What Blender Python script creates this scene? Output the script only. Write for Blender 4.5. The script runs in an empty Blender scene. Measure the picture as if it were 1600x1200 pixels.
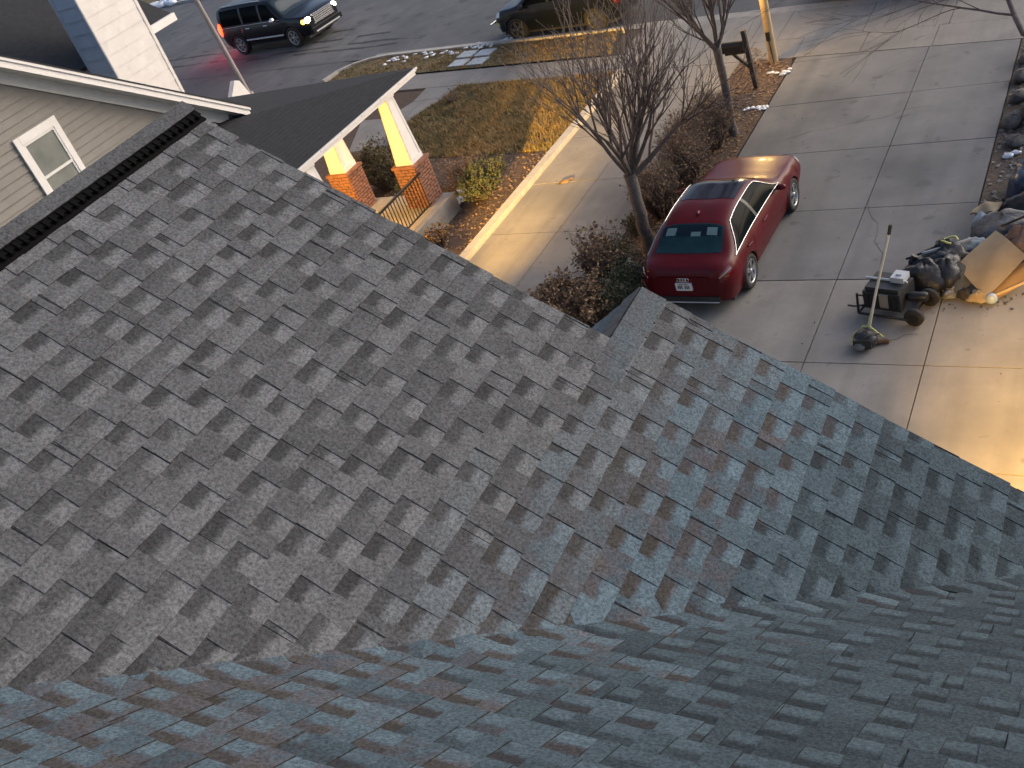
import bpy, bmesh, math, random
import numpy as np
from mathutils import Vector, Matrix
random.seed(7)
rng = np.random.default_rng(11)
S = bpy.context.scene
COL = S.collection
PI = math.pi

# ------------------------------------------------------------------ camera
def cam_axes(pitch, roll, yaw):
    cy, sy = math.cos(yaw), math.sin(yaw)
    r = Vector((cy, -sy, 0)); f = Vector((sy, cy, 0)); u = Vector((0, 0, 1))
    f2 = math.cos(pitch) * f - math.sin(pitch) * u
    u2 = math.cos(pitch) * u + math.sin(pitch) * f
    return (math.cos(roll) * r + math.sin(roll) * u2, -math.sin(roll) * r + math.cos(roll) * u2, f2)
CR, CU, CF = cam_axes(math.radians(33.4745), math.radians(-21.7476), math.radians(-39.4227))
EYE = 10.0
cd = bpy.data.cameras.new('camera'); cam = bpy.data.objects.new('camera', cd); COL.objects.link(cam)
cd.sensor_fit = 'HORIZONTAL'; cd.sensor_width = 36; cd.lens = 1572.05 / 1600 * 36
cd.clip_start = 0.05; cd.clip_end = 600
m = Matrix((CR, CU, -CF)).transposed().to_4x4(); m.translation = Vector((0, 0, EYE)); cam.matrix_world = m
S.camera = cam

# ------------------------------------------------------------------ sky, sun, exposure
SUN_EL, SUN_AZ = math.radians(28), math.radians(42)      # azimuth clockwise from +Y
w = bpy.data.worlds.new('World'); S.world = w; w.use_nodes = True
nt = w.node_tree; nt.nodes.clear()
sky = nt.nodes.new('ShaderNodeTexSky'); sky.sky_type = 'NISHITA'; sky.sun_disc = False
sky.sun_elevation = SUN_EL; sky.sun_rotation = SUN_AZ
sky.air_density = 0.8; sky.dust_density = 3.0; sky.ozone_density = 1.0
bg = nt.nodes.new('ShaderNodeBackground'); bg.inputs[1].default_value = 0.13
wo = nt.nodes.new('ShaderNodeOutputWorld')
nt.links.new(sky.outputs[0], bg.inputs[0]); nt.links.new(bg.outputs[0], wo.inputs[0])
sl = bpy.data.lights.new('sun', 'SUN'); sl.energy = 0.55; sl.angle = math.radians(60); sl.color = (1.0, 0.94, 0.89)
so = bpy.data.objects.new('sun', sl); COL.objects.link(so)
sd = Vector((math.sin(SUN_AZ) * math.cos(SUN_EL), math.cos(SUN_AZ) * math.cos(SUN_EL), math.sin(SUN_EL)))
so.rotation_euler = sd.to_track_quat('Z', 'Y').to_euler(); so.location = sd * 60
S.view_settings.view_transform = 'Standard'; S.view_settings.look = 'None'
S.view_settings.gamma = 1.0; S.view_settings.exposure = 0.80; S.view_settings.use_curve_mapping = False

# ------------------------------------------------------------------ helpers
class MB:
    """collects polygons, later one mesh object"""
    def __init__(s):
        s.v = []; s.f = []; s.mi = []; s.sm = []
    def poly(s, pts, mi=0, sm=False):
        n = len(s.v); s.v += [tuple(p) for p in pts]; s.f.append(tuple(range(n, n + len(pts)))); s.mi.append(mi); s.sm.append(sm)
    def raw(s, vs, fs, mi=0, sm=False):
        n = len(s.v); s.v += [tuple(p) for p in vs]
        for f in fs:
            s.f.append(tuple(i + n for i in f)); s.mi.append(mi); s.sm.append(sm)
        return s
    def box(s, x0, x1, y0, y1, z0, z1, mi=0, mat=None):
        vs = [(x, y, z) for z in (z0, z1) for y in (y0, y1) for x in (x0, x1)]
        if mat is not None: vs = [tuple(mat @ Vector(v)) for v in vs]
        return s.raw(vs, [(0, 2, 3, 1), (4, 5, 7, 6), (0, 1, 5, 4), (2, 6, 7, 3), (0, 4, 6, 2), (1, 3, 7, 5)], mi)
    def prism(s, pts, off, mi=0):
        """polygon pts (list of 3d) extruded by vector off"""
        o = Vector(off); n = len(pts); a = [Vector(p) for p in pts]; b = [p + o for p in a]
        fs = [tuple(range(n))[::-1], tuple(range(n, 2 * n))] + [(i, (i + 1) % n, n + (i + 1) % n, n + i) for i in range(n)]
        return s.raw(a + b, fs, mi)
    def tube(s, path, rad, n=6, mi=0, cap=True, sm=True):
        path = [Vector(p) for p in path]; k = len(path)
        if not hasattr(rad, '__len__'): rad = [rad] * k
        vs = []; up = None
        for i in range(k):
            d = (path[min(i + 1, k - 1)] - path[max(i - 1, 0)])
            d = d.normalized() if d.length > 1e-9 else Vector((0, 0, 1))
            if up is None:
                up = d.orthogonal().normalized()
            a = (up - d * up.dot(d)); a = a.normalized() if a.length > 1e-6 else d.orthogonal().normalized()
            up = a; b = d.cross(a)
            for j in range(n):
                t = 2 * PI * j / n; vs.append(path[i] + (a * math.cos(t) + b * math.sin(t)) * rad[i])
        fs = [(i * n + j, i * n + (j + 1) % n, (i + 1) * n + (j + 1) % n, (i + 1) * n + j) for i in range(k - 1) for j in range(n)]
        s.raw(vs, fs, mi, sm)
        if cap:
            s.poly(vs[:n][::-1], mi); s.poly(vs[-n:], mi)
        return s
    def lathe(s, prof, axis=(0, 0, 1), c=(0, 0, 0), n=16, mi=0, sm=True, cap=True):
        """prof list of (r, h) along axis"""
        ax = Vector(axis).normalized(); a = ax.orthogonal().normalized(); b = ax.cross(a); c = Vector(c); vs = []
        for r, h in prof:
            for j in range(n):
                t = 2 * PI * j / n; vs.append(c + ax * h + (a * math.cos(t) + b * math.sin(t)) * r)
        k = len(prof)
        fs = [(i * n + j, i * n + (j + 1) % n, (i + 1) * n + (j + 1) % n, (i + 1) * n + j) for i in range(k - 1) for j in range(n)]
        s.raw(vs, fs, mi, sm)
        if cap: s.poly(vs[:n][::-1], mi); s.poly(vs[-n:], mi)
        return s
    def blob(s, c, r, n=10, k=6, jit=0.0, mi=0, squash=0.0):
        """uneven rounded lump"""
        vs = []; c = Vector(c)
        ph = random.random() * 6
        for i in range(k + 1):
            th = PI * i / k
            for j in range(n):
                t = 2 * PI * j / n
                q = 1 + jit * (math.sin(3 * t + ph + 2 * th) * .5 + math.sin(5 * th + ph + t) * .4 + random.uniform(-.5, .5))
                z = math.cos(th)
                vs.append((c.x + r[0] * math.sin(th) * math.cos(t) * q, c.y + r[1] * math.sin(th) * math.sin(t) * q, c.z + r[2] * z * (q if z > 0 else 1 - squash)))
        fs = [(i * n + j, (i + 1) * n + j, (i + 1) * n + (j + 1) % n, i * n + (j + 1) % n) for i in range(k) for j in range(n)]
        return s.raw(vs, fs, mi, True)
    def mesh(s, name, mats):
        me = bpy.data.meshes.new(name); me.from_pydata(s.v, [], s.f)
        for mm in (mats if isinstance(mats, (list, tuple)) else [mats]): me.materials.append(mm)
        me.polygons.foreach_set('material_index', s.mi); me.polygons.foreach_set('use_smooth', s.sm)
        me.update(); return me
    def build(s, name, mats, parent=None, loc=None, **kw):
        return link(name, s.mesh(name, mats), parent, loc, **kw)

def link(name, me, parent=None, loc=None, **kw):
    o = bpy.data.objects.new(name, me); COL.objects.link(o)
    if parent is not None: o.parent = parent
    if loc is not None: o.location = loc
    for k, v in kw.items(): o[k] = v
    return o
def thing(name, label, cat, loc=(0, 0, 0), rz=0, group=None):
    o = link(name, None, None, loc, label=label, category=cat); o.rotation_euler = (0, 0, rz); o.empty_display_size = .2
    if group: o['group'] = group
    return o

def srgb(r, g, b):
    f = lambda c: c / 12.92 if c <= .04045 else ((c + .055) / 1.055) ** 2.4
    return (f(r / 255), f(g / 255), f(b / 255))
MATS = {}
def mat(name, col, rough=.8, metal=0.0, noise=None, col2=None, bump=None, emit=None, spec=None, coat=0, noise2=None, col3=None, spots=None, streak=None):
    """principled; noise=(scale, detail) mixes col and col2; noise2=(scale, lo, hi) mixes col3 patches; bump=(scale, strength)"""
    if name in MATS: return MATS[name]
    M = bpy.data.materials.new(name); M.use_nodes = True; MATS[name] = M
    n = M.node_tree.nodes; L = M.node_tree.links; p = n['Principled BSDF']
    p.inputs['Base Color'].default_value = (*col, 1); p.inputs['Roughness'].default_value = rough; p.inputs['Metallic'].default_value = metal
    if spec is not None: p.inputs['Specular IOR Level'].default_value = spec
    if coat: p.inputs['Coat Weight'].default_value = coat; p.inputs['Coat Roughness'].default_value = .05
    tc = n.new('ShaderNodeTexCoord')
    src = None
    if noise:
        nz = n.new('ShaderNodeTexNoise'); nz.inputs['Scale'].default_value = noise[0]; nz.inputs['Detail'].default_value = noise[1]; nz.inputs['Roughness'].default_value = .65
        L.new(tc.outputs['Object'], nz.inputs['Vector'])
        r = n.new('ShaderNodeValToRGB'); r.color_ramp.elements[0].position = .3; r.color_ramp.elements[1].position = .7
        r.color_ramp.elements[0].color = (*col, 1); r.color_ramp.elements[1].color = (*(col2 or col), 1)
        L.new(nz.outputs['Fac'], r.inputs[0]); src = r.outputs[0]
    if noise2:
        nz = n.new('ShaderNodeTexNoise'); nz.inputs['Scale'].default_value = noise2[0]; nz.inputs['Detail'].default_value = 4
        L.new(tc.outputs['Object'], nz.inputs['Vector'])
        mr = n.new('ShaderNodeMapRange'); mr.inputs[1].default_value = noise2[1]; mr.inputs[2].default_value = noise2[2]
        L.new(nz.outputs['Fac'], mr.inputs[0])
        mx = n.new('ShaderNodeMix'); mx.data_type = 'RGBA'
        L.new(mr.outputs[0], mx.inputs[0])
        if src: L.new(src, mx.inputs[6])
        else: mx.inputs[6].default_value = (*col, 1)
        mx.inputs[7].default_value = (*col3, 1); src = mx.outputs[2]
    if streak:
        mp = n.new('ShaderNodeMapping'); mp.inputs['Scale'].default_value = streak; L.new(tc.outputs['Object'], mp.inputs['Vector'])
        nz = n.new('ShaderNodeTexNoise'); nz.inputs['Scale'].default_value = 1.0; nz.inputs['Detail'].default_value = 5; L.new(mp.outputs[0], nz.inputs['Vector'])
        mr = n.new('ShaderNodeMapRange'); mr.inputs[1].default_value = .48; mr.inputs[2].default_value = .72; mr.inputs[3].default_value = 1.0; mr.inputs[4].default_value = .82
        L.new(nz.outputs['Fac'], mr.inputs[0])
        vm = n.new('ShaderNodeVectorMath'); vm.operation = 'SCALE'; L.new(src, vm.inputs[0]); L.new(mr.outputs[0], vm.inputs['Scale']); src = vm.outputs[0]
    if spots:
        nz = n.new('ShaderNodeTexNoise'); nz.inputs['Scale'].default_value = spots[0]; nz.inputs['Detail'].default_value = 2
        L.new(tc.outputs['Object'], nz.inputs['Vector'])
        mr = n.new('ShaderNodeMapRange'); mr.inputs[1].default_value = spots[1]; mr.inputs[2].default_value = spots[2]; mr.inputs[4].default_value = .5
        L.new(nz.outputs['Fac'], mr.inputs[0])
        mx = n.new('ShaderNodeMix'); mx.data_type = 'RGBA'; L.new(mr.outputs[0], mx.inputs[0]); L.new(src, mx.inputs[6]); mx.inputs[7].default_value = (*spots[3], 1); src = mx.outputs[2]
    if src: L.new(src, p.inputs['Base Color'])
    if bump:
        nb = n.new('ShaderNodeTexNoise'); nb.inputs['Scale'].default_value = bump[0]; nb.inputs['Detail'].default_value = 5
        L.new(tc.outputs['Object'], nb.inputs['Vector'])
        b = n.new('ShaderNodeBump'); b.inputs['Strength'].default_value = bump[1]; b.inputs['Distance'].default_value = .02
        L.new(nb.outputs['Fac'], b.inputs['Height']); L.new(b.outputs[0], p.inputs['Normal'])
    if emit:
        p.inputs['Emission Color'].default_value = (*emit[0], 1); p.inputs['Emission Strength'].default_value = emit[1]
    return M

# materials ---------------------------------------------------------
m_conc = mat('concrete', (.178, .166, .150), .85, noise=(1.3, 8), col2=(.240, .224, .202), bump=(60, .25), noise2=(.35, .5, .72), col3=(.125, .122, .118), spots=(2.6, .66, .72, (.09, .085, .08)), streak=(2.2, .12, 1))
m_conc2 = mat('driveway_concrete', (.138, .135, .130), .85, noise=(1.1, 8), col2=(.186, .181, .173), bump=(60, .25), noise2=(.30, .48, .66), col3=(.092, .093, .094), spots=(2.3, .64, .71, (.07, .07, .07)), streak=(1.9, .10, 1))
m_conc_dirty = mat('old_concrete', (.20, .19, .175), .9, noise=(3, 8), col2=(.30, .28, .25), bump=(40, .3))
m_kerb = mat('kerb_concrete', (.33, .31, .27), .9, noise=(4, 8), col2=(.46, .43, .38), bump=(40, .3))
m_road = mat('asphalt', (.070, .069, .070), .8, noise=(.7, 10), col2=(.130, .127, .127), bump=(120, .4), noise2=(.12, .45, .65), col3=(.055, .054, .056), spots=(1.1, .62, .67, (.03, .03, .03)))
m_patch = mat('asphalt_crack', (.018, .017, .017), .8, noise=(8, 5), col2=(.04, .038, .038))
m_soil = mat('soil', (.045, .033, .025), .95, noise=(6, 9), col2=(.10, .075, .055), bump=(25, .8), noise2=(1.5, .5, .7), col3=(.05, .045, .042))
m_lawn = mat('dormant_lawn', (.085, .068, .03), .95, noise=(3, 9), col2=(.17, .125, .058), bump=(30, .8), noise2=(.6, .5, .68), col3=(.055, .06, .025))
m_mulch = mat('mulch', (.04, .026, .018), .95, noise=(9, 9), col2=(.115, .07, .045), bump=(25, 1.0))
m_white = mat('white_paint', (.72, .68, .64), .55, noise=(5, 6), col2=(.80, .77, .73))
m_whitetrim = mat('white_trim', (.68, .66, .60), .5, noise=(7, 5), col2=(.77, .75, .70))
m_siding = mat('greige_siding', (.20, .185, .16), .75, noise=(2.5, 8), col2=(.24, .222, .195), bump=(30, .15))
m_blueshade = mat('blue_grey_shade_siding', (.42, .45, .48), .7, noise=(3, 7), col2=(.50, .53, .56))  # chimney's shaded side: cool shade put into the white siding's colour
m_whiteside = mat('white_siding', (.66, .61, .56), .6, noise=(2, 8), col2=(.78, .74, .69), noise2=(3.0, .6, .75), col3=(.60, .58, .55))
m_roofdark = mat('dark_shingle_roof', (.017, .017, .0175), .95, noise=(7, 6), col2=(.032, .032, .0325), bump=(70, .5))
m_black = mat('black_plastic', (.012, .012, .012), .5, noise=(30, 5), col2=(.03, .03, .03))
m_blackmetal = mat('black_metal', (.015, .014, .013), .4, metal=.2)
m_steel = mat('brushed_steel', (.55, .55, .54), .3, metal=.9)
m_silver = mat('silver_plastic', (.45, .46, .47), .4)
m_chrome = mat('chrome', (.85, .84, .82), .15, metal=.85)
m_brick = mat('brick', (.165, .075, .048), .9, noise=(5, 6), col2=(.31, .145, .09), bump=(60, .3))
m_mortar = mat('mortar', (.36, .33, .29), .95, noise=(20, 5), col2=(.46, .42, .37))
m_bark = mat('bark', (.075, .062, .056), .95, noise=(9, 8), col2=(.15, .125, .11), bump=(18, 1.0))
m_twig = mat('twig', (.085, .063, .055), .9, noise=(6, 4), col2=(.165, .130, .112))
m_leafbrown = mat('dead_leaf', (.115, .070, .036), .85, noise=(5, 4), col2=(.30, .19, .105))
m_leafgreen = mat('evergreen_leaf', (.022, .035, .014), .8, noise=(4, 4), col2=(.06, .075, .03))
m_leafolive = mat('olive_leaf', (.055, .052, .022), .85, noise=(5, 4), col2=(.15, .125, .058))
m_grass = mat('dry_grass', (.13, .105, .042), .9, noise=(1.1, 7), col2=(.33, .22, .10))
m_grass2 = mat('olive_grass', (.09, .092, .034), .9, noise=(1.5, 7), col2=(.20, .17, .07))
m_snow = mat('snow', (.72, .74, .78), .6, noise=(15, 5), col2=(.85, .86, .88), bump=(30, .6))
m_glass = mat('window_glass', (.16, .17, .15), .12, noise=(1.2, 4), col2=(.26, .265, .235))
m_stone = mat('stone', (.09, .088, .085), .9, noise=(6, 7), col2=(.20, .195, .185), bump=(20, .8))
m_darkstone = mat('dark_stone', (.035, .034, .033), .9, noise=(6, 7), col2=(.11, .105, .10), bump=(20, .9))
m_paver = mat('pale_paver', (.33, .36, .38), .8, noise=(6, 6), col2=(.48, .51, .52))
m_wood = mat('weathered_wood', (.022, .018, .016), .85, noise=(10, 6), col2=(.045, .038, .034))
m_postwood = mat('pine_post', (.42, .29, .15), .75, noise=(7, 6), col2=(.55, .40, .22))
m_card = mat('cardboard', (.235, .18, .115), .9, noise=(3, 6), col2=(.31, .245, .16))
m_bag = mat('black_bag', (.010, .010, .011), .45, noise=(8, 5), col2=(.025, .025, .027), bump=(9, 1.0))
m_navy = mat('navy_plastic', (.010, .022, .045), .3, noise=(5, 4), col2=(.02, .04, .075), bump=(6, .8))
m_greyfab = mat('grey_fabric', (.10, .10, .10), .95, noise=(12, 6), col2=(.20, .195, .19), bump=(25, .8))
m_bluegrey = mat('blue_grey_cloth', (.13, .17, .20), .9, noise=(8, 5), col2=(.24, .29, .32), bump=(12, .8))
m_yellow = mat('yellow_green_paint', (.50, .50, .16), .5)
m_pole = mat('pale_aluminium', (.60, .58, .50), .4, metal=.3)
m_lightpole = mat('galvanised_pole', (.25, .21, .20), .6, noise=(4, 5), col2=(.34, .29, .27))
m_lantern = mat('lantern_glass', (.9, .7, .4), .5, emit=((1, .62, .22), 25))
m_orange = mat('orange_plastic', (.55, .17, .04), .5)

# ------------------------------------------------------------------ lamps' common builder
def lamp(parent, loc, energy, col, radius=.06, kind='POINT', target=None, spot=None, blend=.6):
    l = bpy.data.lights.new('lamp_light', kind); l.energy = energy; l.color = col; l.shadow_soft_size = radius
    o = bpy.data.objects.new('lamp_light', l); COL.objects.link(o); o.parent = parent; o.location = loc
    if kind == 'SPOT':
        l.spot_size = spot; l.spot_blend = blend
        d = Vector(target) - Vector(loc); o.rotation_euler = d.to_track_quat('-Z', 'Y').to_euler()
    return o

# ================================================================== GROUND
def struct(name, mb, mm, **kw): return mb.build(name, mm, kind='structure', **kw)
g = MB(); g.poly([(-260, -120, -.03), (160, -120, -.03), (160, 260, -.03), (-260, 260, -.03)])
struct('ground', g, m_soil)
ROADK = -.125
def ry(y0, x): return y0 + ROADK * (x + 2)
# road: one strip parallel to its kerbs
r = MB(); r.poly([(-160, ry(27.62, -160), -.004), (110, ry(27.62, 110), -.004), (110, ry(40.9, 110), -.004), (-160, ry(40.9, -160), -.004)])
struct('road', r, m_road)
# tar-filled cracks and long wheel marks in the road
r = MB()
for (x0, x1, y0) in ((-44, -24, 29.6), (-46, -27, 30.5), (-40, -30, 31.1), (-36, -26, 29.1)):
    x = x0; yy = y0 - 27.62
    while x < x1:
        dx = random.uniform(.5, 1.4); wd = random.uniform(.03, .13); jy = random.uniform(-.08, .08)
        if random.random() < .8:
            r.poly([(x, ry(27.62, x) + yy - wd, .001), (x + dx, ry(27.62, x + dx) + yy + jy - wd, .001), (x + dx, ry(27.62, x + dx) + yy + jy + wd * .6, .001), (x, ry(27.62, x) + yy + wd, .001)])
        x += dx; yy += jy
r.build('road_crack', m_patch, kind='structure')
# near kerb
def kerb_run(name, x0, x1, y0, depth=.16, h=.13, mm=m_kerb, seg=3.0):
    root = link(name, None, kind='structure')
    x = x0
    while x < x1 - .01:
        xe = min(x + seg, x1); e = .006
        b = MB()
        pts = [(x + e, ry(y0, x) - depth, -.05), (xe - e, ry(y0, xe) - depth, -.05), (xe - e, ry(y0, xe), -.05), (x + e, ry(y0, x), -.05)]
        b.prism(pts, (0, 0, h + .05)); b.build('kerb_stone', mm, root); x = xe
    return root
kerb_run('kerb', -24.6, -14.2, 27.6)
kerb_run('kerb', -120, -60, 27.6)
kerb_run('kerb', -1.9, 30, 27.6)
kerb_run('kerb', -120, 40, 41.1)
root = link('kerb_return', None, kind='structure')
arc = [(-24.6, 27.6), (-25.5, 27.42), (-26.2, 27.0), (-26.6, 26.4), (-26.75, 25.6)]
for (xa, ya), (xb, yb) in zip(arc, arc[1:]):
    b = MB(); d = Vector((xb - xa, yb - ya, 0)).normalized(); n_ = Vector((-d.y, d.x, 0)) * .16
    A = Vector((xa, ry(ya, xa), -.05)); B = Vector((xb, ry(yb, xb), -.05)); b.prism([A, B, B + n_, A + n_], (0, 0, .18)); b.build('kerb_stone', m_kerb, root)
r = MB(); r.poly([(-44, 18, -.012), (-26.72, 18, -.012), (-26.72, ry(28.1, -26.7), -.012), (-44, ry(28.1, -44), -.012)]); struct('side_drive', r, m_road)
# gutter pan
r = MB(); r.poly([(-25.6, ry(27.62, -25.6), 0.0), (30, ry(27.62, 30), 0.0), (30, ry(28.05, 30), 0.0), (-25.6, ry(28.05, -25.6), 0.0)])
struct('gutter_pan', r, m_conc_dirty)
# far verge
r = MB(); r.poly([(-160, ry(41.1, -160), .1), (110, ry(41.1, 110), .1), (110, ry(60, 110), .1), (-160, ry(60, -160), .1)])
struct('far_verge', r, m_lawn)

def slab_grid(name, xs, ys, clip=None, mm=m_conc, z=.02, gap=.009, skew=0.0):
    """concrete panels, each a part"""
    root = link(name, None, kind='structure')
    for i in range(len(xs) - 1):
        for j in range(len(ys) - 1):
            x0, x1, y0, y1 = xs[i] + gap, xs[i + 1] - gap, ys[j] + gap, ys[j + 1] - gap
            p = [(x0, y0 + skew * (x0 + 2)), (x1, y0 + skew * (x1 + 2)), (x1, y1 + skew * (x1 + 2)), (x0, y1 + skew * (x0 + 2))]
            if clip: p = clip(p)
            if len(p) < 3: continue
            dz = random.uniform(-.003, .003)
            b = MB(); b.prism([(q[0], q[1], -.06) for q in p], (0, 0, .06 + z + dz)); b.build('slab', mm, root)
    return root
def clip_half(p, a, b, c):
    """keep a*x+b*y<=c"""
    out = []
    for i in range(len(p)):
        q, s = p[i], p[(i + 1) % len(p)]; dq = a * q[0] + b * q[1] - c; ds = a * s[0] + b * s[1] - c
        if dq <= 0: out.append(q)
        if dq * ds < 0:
            t = dq / (dq - ds); out.append((q[0] + t * (s[0] - q[0]), q[1] + t * (s[1] - q[1])))
    return out
clip_walk = lambda p: clip_half(p, -ROADK, 1, 24.3 + ROADK * 2 - .012)    # up to the sidewalk's near edge
# own driveway (two columns of panels, wider by the garage)
slab_grid('driveway', [-7.8, -4.55, -2.58], [14.85, 17.25, 19.7, 22.2, 24.7, 28], clip_walk, m_conc2)
slab_grid('driveway_forecourt', [-7.8, -4.55, -2.76, 1.2, 4.6], [4.2, 7.3, 10.33, 12.52, 14.84], None)
slab_grid('neighbour_driveway', [-12.83, -11.07, -9.35], [6, 8.5, 11.2, 13.6, 14.57, 16.9, 19.2, 21.6, 24.0, 28], clip_walk)
# sidewalk across both drives, then aprons to the road
slab_grid('sidewalk', [-28, -25, -22, -19, -16, -13.2, -11.1, -9.3, -7.9, -6.2, -4.5, -2.4, 0, 3, 6, 9], [24.3, 25.55], None, m_conc, .024, .008, ROADK)
slab_grid('driveway_apron', [-13.6, -11.2, -8.7, -6.4, -4.3, -2.1], [25.565, 27.6], None, m_conc, .016, .008, ROADK)
random.seed(17)
r = MB()
for (x, y, dx, dy, n_) in ((-6.9, 20.4, .32, .10, 9), (-3.9, 15.3, -.12, .30, 7), (-3.6, 12.9, .18, .10, 4), (-10.6, 17.1, .26, -.2, 6), (-5.6, 23.0, .25, .2, 8), (-12.6, 20.1, .22, .14, 7)):
    p = Vector((x, y, .0262))
    for k in range(n_):
        q = p + Vector((dx + random.uniform(-.12, .12), dy + random.uniform(-.12, .12), 0)); d = (q - p).normalized(); nn = Vector((-d.y, d.x, 0)) * random.uniform(.002, .0045)
        r.poly([p - nn, q - nn, q + nn, p + nn]); p = q
r.build('concrete_crack', m_patch, kind='structure')
# front walk of the neighbour
root = link('front_walk', None, kind='structure')
for a in ([(-20.6, 26.62), (-19.2, 26.44), (-19.25, 25.6), (-20.5, 25.6)], [(-20.5, 25.58), (-19.25, 25.58), (-19.75, 24.3), (-20.9, 24.5)], [(-22.0, 24.6), (-20.9, 24.48), (-19.75, 24.28), (-19.5, 22.4), (-20.9, 22.2)]):
    b = MB(); b.prism([(x, y, -.06) for x, y in a], (0, 0, .078)); b.build('slab', m_conc, root)
# neighbour's kerb along his driveway
root = link('driveway_edging', None, kind='structure')
y = 6.0
while y < 25.5:
    ye = min(y + 2.4, 25.6); b = MB(); b.box(-13.07, -12.845, y + .006, ye - .006, -.06, .15); b.build('kerb_stone', m_kerb, root); y = ye

# lawn, beds, verge
def sheet(name, pts, z, mm, kind='structure'):
    b = MB(); b.poly([(x, y, z) for x, y in pts]); return b.build(name, mm, kind=kind)
LAWN = [(-13.08, 21.0), (-13.08, 26.7), (-19.15, 27.4), (-19.1, 25.9), (-19.7, 24.3), (-19.9, 22.9), (-17.5, 21.3)]
LAWN = [(-13.08, 21.0), (-13.08, 26.7), (-19.15, 27.4), (-19.2, 25.6), (-19.7, 24.3), (-19.9, 22.9), (-17.5, 21.3)]
LAWN = [(x, min(y, ry(24.28, x))) for x, y in LAWN]
sheet('lawn', LAWN, .012, m_lawn)
VERGE = [(-13.9, ry(25.58, -13.9)), (-14.3, ry(27.43, -14.3)), (-24.6, ry(27.43, -24.6)), (-25.7, ry(27.15, -25.7)), (-26.3, ry(26.5, -26.3)), (-26.4, ry(25.58, -26.4))]
sheet('verge', VERGE, .06, m_lawn)
sheet('planting_bed', [(-9.33, 11), (-7.82, 11), (-7.82, 24.6), (-7.9, ry(24.28, -7.9)), (-9.33, ry(24.28, -9.33))], .03, m_mulch)
sheet('porch_bed', [(-13.08, 12), (-13.08, 21), (-17.5, 21.3), (-19.5, 22.9), (-19.9, 24.3), (-19.4, 25.5), (-19.4, 26.3), (-26, 27.1), (-26, 18.4), (-14.5, 18.4), (-14.5, 12)], .008, m_mulch)
sheet('side_bed', [(-2.56, 16.9), (3, 16.9), (3, 24.9), (-2.56, 25.4)], .015, m_soil)

# ================================================================== OWN HOUSE: roof underfoot
TH = math.radians(35.5); CT, ST, TT = math.cos(TH), math.sin(TH), math.tan(TH)
XR, ZR = -4.40, EYE - 1.345          # ridge line of the main slope (start of the courses)
def zp1(x): return ZR - TT * (x - XR)
YV = 4.03                            # valley is y = x + YV
def zp2(y): return zp1(0) - TT * (y - YV)
def smax(a, b, k=.07):
    d = a - b
    return max(a, b) + (0 if abs(d) > k else (k - abs(d)) ** 2 / (4 * k))
N1 = Vector((ST, 0, CT)); N2 = Vector((0, ST, CT))
def map1(u, v, h):                   # u down the slope from the ridge, v along +Y
    x = XR + u * CT; return Vector((x, v, smax(zp1(x), zp2(v)))) + N1 * h
def map2(u, v, h):                   # u down the slope from y = 0, v along +X
    y = u * CT; return Vector((v, y, smax(zp2(y), zp1(v)))) + N2 * h

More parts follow.
